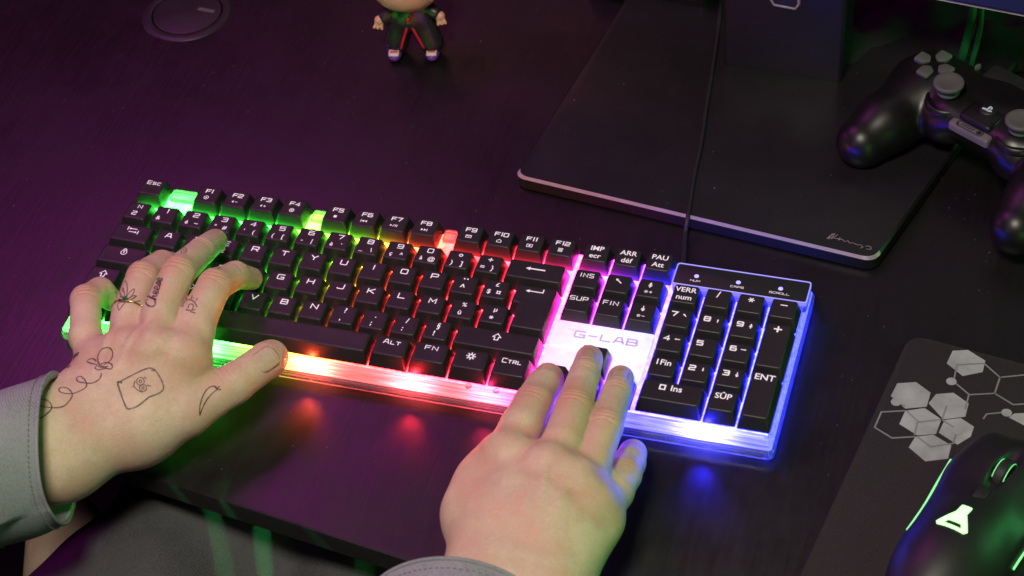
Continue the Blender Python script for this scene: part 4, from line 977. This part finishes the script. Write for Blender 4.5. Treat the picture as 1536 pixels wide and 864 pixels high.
    co2 = co + no * disp[:, None]; me.vertices.foreach_set('co', co2.ravel()); me.update(); shade(me, 180)
    o = link(name, me, M['skin']); world_child(o, person)
    bvh = BVHTree.FromPolygons([Vector(c) for c in co2.tolist()], [tuple(p.vertices) for p in me.polygons])
    return o, J, bvh
def knuckle(A_, B_, t, s=1.0):
    return [(A_, B_, t, .55 * s, .55, -2.6), (A_, B_, t, .65 * s, .6, 0.0), (A_, B_, t, .5 * s, .55, 2.4)]
LHJ = dict(Wu=(58, 656, 43, 19), Wr=(92, 690, 34, 17), Fu=(-50, 690, 52, 20), Fr=(-45, 718, 48, 20),
    Pm=(150, 550, 46, 11.5), Rm=(187, 532, 55, 12.5), Mm=(232, 533, 59, 13), Im=(280, 540, 55, 13.5),
    Pp=(129, 450, 54, 9.4), Pd=(150, 437, 46, 8.6), Pt=(166, 449, 38, 7.2), Pb=(128, 505, 52, 9.6),
    Rp=(214, 415, 66, 9.8), Rd=(243, 396, 54, 8.6), Rt=(268, 398, 40, 7.6), Rb=(194, 470, 62, 10.4),
    Mp=(268, 408, 70, 10.2), Md=(302, 377, 54, 8.8), Mt=(323, 361, 38, 7.7), Mb=(240, 470, 66, 10.8),
    Ip=(322, 428, 62, 10.2), Id=(353, 413, 50, 8.6), It=(377, 418, 38, 7.2), Ib=(297, 478, 60, 11.4),
    Tc=(205, 640, 34, 18), Tm=(278, 618, 38, 13.5), Ti=(348, 577, 40, 11.2), Tt=(400, 541, 38, 10.6), Te=(407, 535, 36.5, 9.8),
    H=(120, 640, 36, 20), C1=(190, 590, 44, 15), C2=(150, 600, 44, 14), C3=(240, 585, 44, 14))
bonesL = [('Fu', 'Wu', 0), ('Fr', 'Wr', 14), ('Wu', 'Wr', 14), ('Wu', 'Pm', 14), ('Wu', 'C2', 14), ('Wr', 'C1', 14), ('C2', 'Pm', 12), ('C2', 'Rm', 12), ('C1', 'Rm', 12), ('C1', 'Mm', 12), ('C3', 'Mm', 12), ('C3', 'Im', 12), ('C1', 'C3', 12),
    ('Wr', 'Tc', 16), ('Tc', 'C3', 12), ('Tc', 'C1', 12), ('Tc', 'Tm', 12), ('Pm', 'Rm', 5), ('Rm', 'Mm', 5), ('Mm', 'Im', 5),
    ('Pm', 'Pb', 6), ('Pb', 'Pp', 3), ('Pp', 'Pd', 2), ('Pd', 'Pt', 2), ('Rm', 'Rb', 2.5), ('Rb', 'Rp', 1.2), ('Rp', 'Rd', 1.2), ('Rd', 'Rt', 1.2),
    ('Mm', 'Mb', 2.5), ('Mb', 'Mp', 1.0), ('Mp', 'Md', 1.0), ('Md', 'Mt', 1.0), ('Im', 'Ib', 2.5), ('Ib', 'Ip', 1.2), ('Ip', 'Id', 2), ('Id', 'It', 2),
    ('Tm', 'Ti', 5), ('Ti', 'Tt', 3), ('Tt', 'Te', 2)]
cre = knuckle('Rb', 'Rp', 1) + knuckle('Mb', 'Mp', 1) + knuckle('Ib', 'Ip', 1) + knuckle('Pb', 'Pp', 1, .8) + knuckle('Tm', 'Ti', .92, .6) + knuckle('Mp', 'Md', .95, .5) + knuckle('Ip', 'Id', .95, .5)
lh, JL, bvL = hand('left_hand', LHJ, bonesL, .0009, cre, tendons=[('C1', 'Mb', .9, 2.4), ('C2', 'Rb', .8, 2.4), ('C3', 'Ib', .6, 2.6)], grow=.945)
lh.name = 'hand'; lh['label'] = 'left hand covered in thin line tattoos'
RHJ = dict(Wu=(812, 888, 40, 19), Wr=(742, 888, 38, 20), Fu=(790, 1000, 46, 22), Fr=(725, 1000, 46, 22),
    Im=(760, 690, 52, 13.5), Mm=(826, 712, 56, 13.5), Rm=(868, 738, 52, 13), Pm=(893, 778, 44, 12),
    Ib=(783, 640, 54, 12.2), Ip=(800, 606, 52, 11.2), Id=(815, 580, 44, 10.2), It=(822, 568, 38, 9.2),
    Mb=(843, 664, 58, 11.2), Mp=(861, 611, 56, 10.2), Md=(877, 562, 46, 8.8), Mt=(884, 538, 38, 8.0),
    Rb=(890, 690, 52, 10.4), Rp=(908, 640, 52, 9.8), Rd=(925, 590, 42, 8.6), Rt=(931, 568, 36, 7.8),
    Pb=(922, 738, 38, 10), Pp=(936, 712, 34, 9.6), Pd=(944, 694, 28, 9.0), Pt=(949, 680, 22, 8.2),
    C1=(760, 790, 46, 17), C2=(815, 800, 48, 16), C3=(842, 806, 44, 14.5), B=(716, 772, 38, 15), B2=(730, 728, 40, 14),
    Tm=(740, 750, 28, 12), Ti=(790, 715, 20, 10.5), Tt=(825, 695, 16, 9.5))
bonesR = [('Fu', 'Wu', 0), ('Fr', 'Wr', 14), ('Wu', 'Wr', 16), ('Fu', 'Fr', 16), ('Wu', 'C3', 16), ('Wr', 'C1', 16), ('Wr', 'C2', 16), ('C1', 'C2', 14), ('C2', 'C3', 14), ('Wu', 'Pm', 14), ('C1', 'Im', 14), ('C2', 'Mm', 14), ('C3', 'Rm', 14), ('C3', 'Pm', 14), ('C1', 'Mm', 14), ('C2', 'Rm', 14),
    ('Wr', 'B', 16), ('B', 'B2', 12), ('B2', 'Im', 12), ('B', 'C1', 12), ('Im', 'Mm', 5), ('Mm', 'Rm', 5), ('Rm', 'Pm', 5), ('B2', 'Tm', 8), ('Tm', 'Ti', 3), ('Ti', 'Tt', 3),
    ('Im', 'Ib', 2.5), ('Ib', 'Ip', 1.5), ('Ip', 'Id', 1.5), ('Id', 'It', 1.5), ('Mm', 'Mb', 2.5), ('Mb', 'Mp', 1.0), ('Mp', 'Md', 1.5), ('Md', 'Mt', 1.5),
    ('Rm', 'Rb', 2.5), ('Rb', 'Rp', 1.0), ('Rp', 'Rd', 1.5), ('Rd', 'Rt', 1.5), ('Pm', 'Pb', 5), ('Pb', 'Pp', 3), ('Pp', 'Pd', 2), ('Pd', 'Pt', 2)]
cre = knuckle('Ib', 'Ip', .9, .5) + knuckle('Mb', 'Mp', 1, 1) + knuckle('Rb', 'Rp', 1, .9) + knuckle('Mp', 'Md', .95, .7) + knuckle('Rp', 'Rd', .95, .7) + knuckle('Id', 'It', .6, .7) + knuckle('Pb', 'Pp', 1, .6)
rh, JR, bvR = hand('right_hand', RHJ, bonesR, .0009, cre, tendons=[('C1', 'Im', .8, 3.0), ('C2', 'Mm', .95, 2.6), ('C3', 'Rm', .8, 2.6)], grow=.965)
rh.name = 'hand'; rh['label'] = 'right hand without tattoos resting on the arrow keys'
def cast(bvh, px, py, off=.00012):
    o_, d_ = ray(px, py); h = bvh.ray_cast(o_, d_)
    return (h[0] + h[1] * off, h[1]) if h[0] else None
def nail(parent, bvh, base, tip, w, wt=None):
    """plate lying on the finger: base,tip = photo pixels of its centre line, w = half width (m)"""
    a = cast(bvh, *base); b = cast(bvh, *tip)
    if not a or not b: return
    d = (b[0] - a[0]); Ln = d.length; d.normalize(); nrm = (a[1] + b[1]).normalized(); sd = d.cross(nrm).normalized(); nrm = sd.cross(d).normalized()
    nu, nv = 10, 12; v, f = [], []
    for j in range(nv + 1):
        t = j / nv; hw = w * min(1, (math.sin(math.pi * min(t * 1.25 + .12, .5))) ** .5) * (1 if t < .75 else math.sqrt(max(0.05, 1 - ((t - .75) / .27) ** 2)))
        for i in range(nu + 1):
            s_ = (i / nu * 2 - 1)
            p = a[0] + d * Ln * t + sd * hw * s_ + nrm * .01
            h = bvh.ray_cast(p, -nrm); q_ = h[0] if h[0] else p - nrm * .01
            edge = (1 - abs(s_) ** 6) * min(1, t * 6 + .1)
            v.append(q_ + nrm * (.0001 + .0002 * edge))
    for j in range(nv):
        for i in range(nu): f.append((j * (nu + 1) + i, j * (nu + 1) + i + 1, (j + 1) * (nu + 1) + i + 1, (j + 1) * (nu + 1) + i))
    me = mesh('nail', v, f); shade(me, 180); o = link('nail', me, M['nail']); world_child(o, person)
    o.parent = parent; o.matrix_parent_inverse = Matrix.Identity(4); o.matrix_parent_inverse = (Matrix.Translation(person.location)).inverted() if False else Matrix.Identity(4)
    m = o.modifiers.new('t', 'SOLIDIFY'); m.thickness = .0004; m.offset = -1
    return o
# nails keep world vertices: the hand itself is at identity in world space
nail(lh, bvL, (386, 548), (415, 528), .0066)
nail(rh, bvR, (880, 536), (884, 524), .0050); nail(rh, bvR, (929, 566), (931, 554), .0048)
# ---- tattoos: thin ink ribbons lying on the skin
def ink(lines, w=.00048, mat='ink', bvh=bvL, parent=lh, smooth=3):
    w = w * 1.6
    V, Fc = [], []
    for ln in lines:
        ps = catmull([(x, y, 0) for x, y in ln], smooth) if len(ln) > 2 else [Vector((ln[0][0] + (ln[1][0] - ln[0][0]) * k / 4, ln[0][1] + (ln[1][1] - ln[0][1]) * k / 4, 0)) for k in range(5)]
        hs = [cast(bvh, p.x, p.y) for p in ps]; hs = [h for h in hs if h]
        if len(hs) < 2: continue
        base = len(V); n = len(hs)
        for i, (p, nm) in enumerate(hs):
            t = (hs[min(i + 1, n - 1)][0] - hs[max(i - 1, 0)][0]).normalized(); sd = nm.cross(t).normalized() * w * .5 * random.uniform(.8, 1.15)
            V += [p + sd, p + nm * .00006, p - sd]
        for i in range(n - 1):
            a = base + 3 * i; Fc += [(a, a + 1, a + 4, a + 3), (a + 1, a + 2, a + 5, a + 4)]
    if not V: return
    me = mesh('tattoo', V, Fc); shade(me, 180); o = link('tattoo', me, M[mat]); o.parent = parent; return o
def Z(region, scale, pts): return [[(region[0] + x / scale, region[1] + y / scale) for x, y in ln] for ln in pts]
z5 = lambda pts: Z((0, 320), 3.085, pts)
ink(z5([[(545, 785), (620, 745), (690, 716), (725, 735), (757, 800), (740, 830), (690, 850)], [(690, 850), (640, 890), (600, 905), (580, 890), (545, 790), (550, 780)], [(550, 780), (565, 785)], [(700, 725), (720, 728)]]), .0006)
c_ = [(650, 778, 18), (662, 808, 16)]
ink(z5([[(x + r * math.cos(a * .7), y + r * math.sin(a * .7)) for a in range(10)] for x, y, r in c_] + [[(x + r * .35 * math.cos(a), y + r * .35 * math.sin(a)) for a in range(7)] for x, y, r in c_] + [[(625, 775), (620, 800), (640, 820), (660, 828)], [(665, 757), (678, 765)], [(680, 795), (698, 800)], [(612, 802), (622, 800)]]), .0004)
ink(z5([[(470, 740), (462, 765), (430, 785), (395, 785), (360, 778), (356, 760), (375, 755), (395, 775), (400, 800), (375, 820), (330, 835), (285, 830), (272, 815), (290, 805), (320, 815), (335, 840), (325, 862)],
       [(325, 862), (300, 890), (260, 900), (200, 895), (165, 880)], [(165, 880), (190, 860), (225, 870), (240, 900), (215, 930), (185, 950)]]), .0005)
ink(z5([[(460, 700), (452, 665), (470, 630), (505, 622), (522, 645), (512, 680), (480, 700)], [(462, 700), (430, 672), (402, 685), (425, 695), (455, 702)], [(450, 705), (440, 715), (455, 725), (485, 718), (515, 720), (518, 700), (490, 690), (465, 700), (455, 712)], [(460, 712), (480, 712), (500, 708)], [(465, 705), (495, 715)]]), .0005)
for a in ((335, 668, 365, 650), (310, 690, 345, 672), (290, 722, 325, 708)):
    ink(z5([[(a[0], a[1]), ((a[0] + a[2]) / 2, (a[1] + a[3]) / 2 - 2), (a[2], a[3])]]), .0016)
# script word along the middle finger, read upwards
wu, wv = Vector((.30, -1)).normalized(), Vector((-1, -.30)).normalized()
def wl(pts, u0, sc): return [(712 + wu.x * (u0 + x * sc) + wv.x * (y * sc), 436 + wu.y * (u0 + x * sc) + wv.y * (y * sc)) for x, y in pts]
Cc_ = [(1.0, 1.15), (.7, 1.45), (.25, 1.3), (0, .7), (.2, .1), (.7, -.05), (1.05, .25)]
hh_ = [(0, 0), (.25, 1.0), (.4, 1.5), (.2, 1.5), (.15, .3), (.15, 0), (.35, .7), (.6, .75), (.65, .2), (.9, 0)]
ee_ = [(0, .2), (.5, .45), (.55, .8), (.25, .85), (.1, .4), (.3, 0), (.8, .15)]
ss_ = [(0, .1), (.4, .8), (.55, .85), (.6, .4), (.4, 0), (.1, .1), (.8, .15)]
ink(z5([wl(Cc_, 0, 30), wl(hh_, 34, 28), wl(ee_, 60, 27), wl(ee_, 81, 27), wl(ss_, 102, 26), wl(ee_, 122, 26)]), .00065, 'ink')
ink(z5([[(580, 400), (555, 370), (562, 340), (580, 312), (590, 345), (583, 395)], [(580, 398), (600, 365), (622, 350), (612, 380), (585, 402)], [(578, 400), (545, 375), (530, 362), (540, 390), (575, 405)], [(582, 400), (610, 385), (632, 382), (610, 398), (585, 405)], [(578, 408), (550, 415), (545, 430), (552, 448), (565, 430), (580, 410)], [(530, 400), (560, 410), (600, 412), (650, 405)], [(565, 365), (570, 345), (578, 385)]]), .0005, 'ink_faint')
ink(z5([[(845, 425), (860, 405), (880, 400), (900, 412), (912, 435)], [(870, 440), (878, 420), (895, 425), (890, 445)], [(885, 398), (890, 380)], [(865, 400), (858, 388)], [(905, 405), (915, 392)], [(850, 430), (835, 428)], [(880, 455), (905, 462)], [(860, 445), (880, 450), (905, 445)], [(893, 395), (898, 390)]]), .0006, 'ink_faint')
ink(z5([[(836, 168), (848, 158), (862, 165), (858, 182), (842, 184), (838, 172)], [(845, 165), (855, 178)]]), .0004, 'ink_faint')
ink(z5([[(635, 218), (660, 200), (690, 190), (720, 183)], [(640, 224), (665, 206), (680, 200)], [(1005, 258), (1020, 250)]]), .0005, 'ink_faint')
z6 = lambda pts: Z((0, 560), 2.842, pts)
ink(z6([[(852, 180), (852, 140), (868, 90), (890, 62), (915, 55), (925, 68), (905, 85), (880, 115), (862, 150), (852, 180)], [(915, 60), (932, 70), (942, 68)], [(925, 68), (935, 55)]]), .0005)
# ---- ring with a green stone
rd = Vector(JL['Rp'] - JL['Rb']).normalized(); rc = Vector(JL['Rb']) + rd * -.004
hh = cast(bvL, 188, 448); 
def ring_on(c, d, r):
    a = d.cross(Vector((0, 0, 1))).normalized(); b = d.cross(a)
    pts = []
    for k in range(40):
        q_ = 2 * math.pi * k / 40; dirn = a * math.cos(q_) + b * math.sin(q_)
        h = bvL.ray_cast(c + dirn * .0001, dirn); rad = min((h[0] - c).length if h[0] else r, r * 1.5); pts.append(c + dirn * (rad + .0003))
    return pts
tg = Vector(cast(bvL, 190, 450)[0]); t0 = (tg - Vector(JL['Rm'])).dot(rd); rc = Vector(JL['Rm']) + (Vector(JL['Rb']) - Vector(JL['Rm'])).normalized() * max(.012, t0)
rg = link('finger_ring', tube('finger_ring', ring_on(rc, rd, .011), .0006, 8, True), M['gold'], None, 180); world_child(rg, person)
st = cast(bvL, 188, 449, .0009)
o = link('stone', lathe('stone', [(0, .0016), (.0008, .0013), (.0014, .0004), (.0013, -.0006)], 12), M['stone'], None, 30); o.location = st[0]; o.rotation_euler = st[1].to_track_quat('Z', 'Y').to_euler(); o.parent = rg
o.matrix_parent_inverse = Matrix.Identity(4)
# (ring has identity world matrix, so the stone's location is a world location)

# ---- sleeves
def sleeve(ctr, axis, upv, R0, L_, name, label, seed, tilt=(0, 0), flat=.92, taper=.25, cuff=.045):
    axis = Vector(axis).normalized(); a = axis.cross(Vector(upv)).normalized(); b = a.cross(axis).normalized()
    rng = random.Random(seed); nS, nT = 90, 96; v, f = [], []
    ph = [rng.uniform(0, 6.28) for _ in range(8)]
    def pt(s_, th, extra=0):
        r = R0 * (1 + taper * s_ / L_) + extra
        fold = math.sin(s_ * 70 + 2 * math.sin(th + ph[0]) + ph[1]) * math.sin(th * 1.5 + ph[2]) * .0032 + math.sin(s_ * 38 + th * 2 + ph[3]) * .0030 + math.sin(th * 3 + ph[4] + s_ * 9) * .0016
        k_ = min(1, .25 + s_ / .06)
        fold *= k_
        off = axis * -(s_) + axis * (tilt[0] * math.cos(th) + tilt[1] * math.sin(th)) * r * (1 - min(1, s_ / L_))
        return Vector(ctr) + off + a * math.cos(th) * (r + fold) + b * math.sin(th) * (r + fold) * flat
    for i in range(nS + 1):
        s_ = L_ * (i / nS) ** 1.15
        ext = .0016 if s_ < cuff else 0
        if abs(s_ - cuff) < .002: ext = -.0006
        for j in range(nT): v.append(pt(s_, 2 * math.pi * j / nT, ext))
    for i in range(nS):
        for j in range(nT): f.append((i * nT + j, i * nT + (j + 1) % nT, (i + 1) * nT + (j + 1) % nT, (i + 1) * nT + j))
    me = mesh(name, v, f); shade(me, 180)
    o = link(name, me, M['denim']); world_child(o, person); o['label'] = label
    m = o.modifiers.new('thickness', 'SOLIDIFY'); m.thickness = .0028; m.offset = -1
    # seam stitches: a rolled hem and a dashed line
    for s_ in (.0012, cuff + .001):
        pts_ = [pt(s_, 2 * math.pi * j / nT, .0018) for j in range(nT)]
        w = link('hem', tube('hem', pts_, .0011 if s_ < .01 else .0007, 6, True), M['denim'], None, 180); w.parent = o; w.matrix_parent_inverse = Matrix.Identity(4)
    sv, sf = [], []
    for s_ in (.0065, cuff - .004):
        for j in range(0, 96):
            t0_, t1_ = 2 * math.pi * j / 96, 2 * math.pi * (j + .55) / 96
            m_ = tube('s', [pt(s_, t0_, .0020), pt(s_, (t0_ + t1_) / 2, .0022), pt(s_, t1_, .0020)], .00028, 4); base = len(sv)
            sv += [tuple(q_.co) for q_ in m_.vertices]; sf += [tuple(base + i for i in p.vertices) for p in m_.polygons]; bpy.data.meshes.remove(m_)
    w = link('stitching', mesh('stitching', sv, sf), M['thread']); w['kind'] = 'stuff'; w.parent = o; w.matrix_parent_inverse = Matrix.Identity(4)
    return o
cL = bp(90, 668, .040); aL = (bp(92, 668, .040) - bp(-80, 740, .055))
sleeve(cL, aL, (0, 0, 1), .0365, .20, 'sleeve', 'grey denim left sleeve with stitched turned cuff', 3, (-.75, -.25), 1.0)
cR = bp(692, 930, .046); aR = (bp(760, 800, .050) - bp(725, 1000, .050))
sleeve(cR, aR, (0, 0, 1), .046, .15, 'sleeve', 'grey denim right sleeve seen at the photo edge', 5, (-.10, .25), .72)
# ---- legs below the desk
s = SDF((-.20, -.45, -.26), (.40, .10, -.022), .0042)
k0, k1 = np.array(bp(222, 1010, -.125)), np.array(bp(502, 695, -.125)); s.cone(k0, k1, .090, .088, .03)
k2, k3 = np.array(bp(560, 1060, -.13)), np.array(bp(720, 720, -.13)); s.cone(k2, k3, .085, .080, .012)
me = s.mesh('trousers', 4)
n = len(me.vertices); co = np.zeros(n * 3, np.float32); me.vertices.foreach_get('co', co); co = co.reshape(-1, 3); no = np.zeros(n * 3, np.float32); me.vertex_normals.foreach_get('vector', no); no = no.reshape(-1, 3)
dsp = .003 * np.sin(co[:, 0] * 60 + 3 * np.sin(co[:, 1] * 25)) + .002 * np.sin(co[:, 1] * 90 + co[:, 0] * 40); me.vertices.foreach_set('co', (co + no * dsp[:, None]).ravel()); me.update()
o = link('trousers', me, M['denim_dark']); world_child(o, person)
s = SDF((-.20, -.45, -.34), (.12, .02, -.16), .003); a_, b_ = np.array(bp(100, 800, -.24)), np.array(bp(105, 930, -.26)); s.cone(a_, b_, .028, .034, .01)
o = link('bare_ankle', s.mesh('bare_ankle', 2), M['skin']); world_child(o, person)
# green light slits falling on the trousers
tbv = BVHTree.FromObject(bpy.data.objects['trousers'], bpy.context.evaluated_depsgraph_get()); toff = bpy.data.objects['trousers'].matrix_world.translation
for (px, py, px2, py2, e_) in ((318, 765, 342, 885, .85), (392, 790, 402, 885, 1.2), (545, 848, 550, 900, .6)):
    H = []
    for a, b in ((px, py), (px2, py2)):
        o_, d_ = ray(a, b); h = tbv.ray_cast(o_, d_); H.append(h[0] if h[0] else bp(a, b, -.06))
    mid = (H[0] + H[1]) / 2; pos = mid + Vector((.01, -.20, .16)); zz = (pos - mid).normalized(); yy_ = (H[0] - H[1]); yy_ = (yy_ - zz * yy_.dot(zz)).normalized(); xx_ = yy_.cross(zz)
    l = lamp('green_slit_lamp', 'SPOT', pos, mid, e_ * 1.9, (.06, 1, .22), .0015, spot_size=math.radians(30), spot_blend=.12)
    mt = Matrix((xx_, yy_, zz)).transposed().to_4x4(); l.matrix_world = Matrix.Translation(pos) @ mt @ Matrix.Diagonal((.058, 1, 1, 1))

# ---- dust specks lying on desk, mat and monitor foot
V, Fc = [], []
rng = random.Random(11)
for k in range(650):
    x, y = rng.uniform(-.12, .62), rng.uniform(-.19, .26)
    if X0 - .002 < x < X1 + .002 and Y0 - .002 < y < Y1 + .002: continue
    p = Vector((x, y, 0)); z = .0002
    u_, v_ = (p - q[0]).dot(dx_), (p - q[0]).dot(dy_)
    if -.006 < u_ < .24 and -.004 < v_: 
        if not (.004 < u_ < .2 and .006 < v_ < .17): continue
        z = .0112
    if (p - m0).dot(mx) > -.004 and (p - m0).dot(md) > -.004: continue
    s_ = rng.uniform(.00010, .00026) * (1.6 if rng.random() < .08 else 1); a = rng.uniform(0, 3.1); l_ = rng.uniform(1, 2.4)
    cx_, sy_ = math.cos(a) * s_, math.sin(a) * s_; b0_ = len(V)
    V += [(x - cx_ * l_, y - sy_ * l_, z), (x + sy_, y - cx_, z), (x + cx_ * l_, y + sy_ * l_, z + s_), (x - sy_, y + cx_, z + s_ * .5)]; Fc.append((b0_, b0_ + 1, b0_ + 2, b0_ + 3))
o = link('dust', mesh('dust', V, Fc), plastic('dust', (.20, .17, .18), .9, 900, 0)); tag(o, 'pale dust specks scattered over the black desk', 'dust', None, 'stuff')
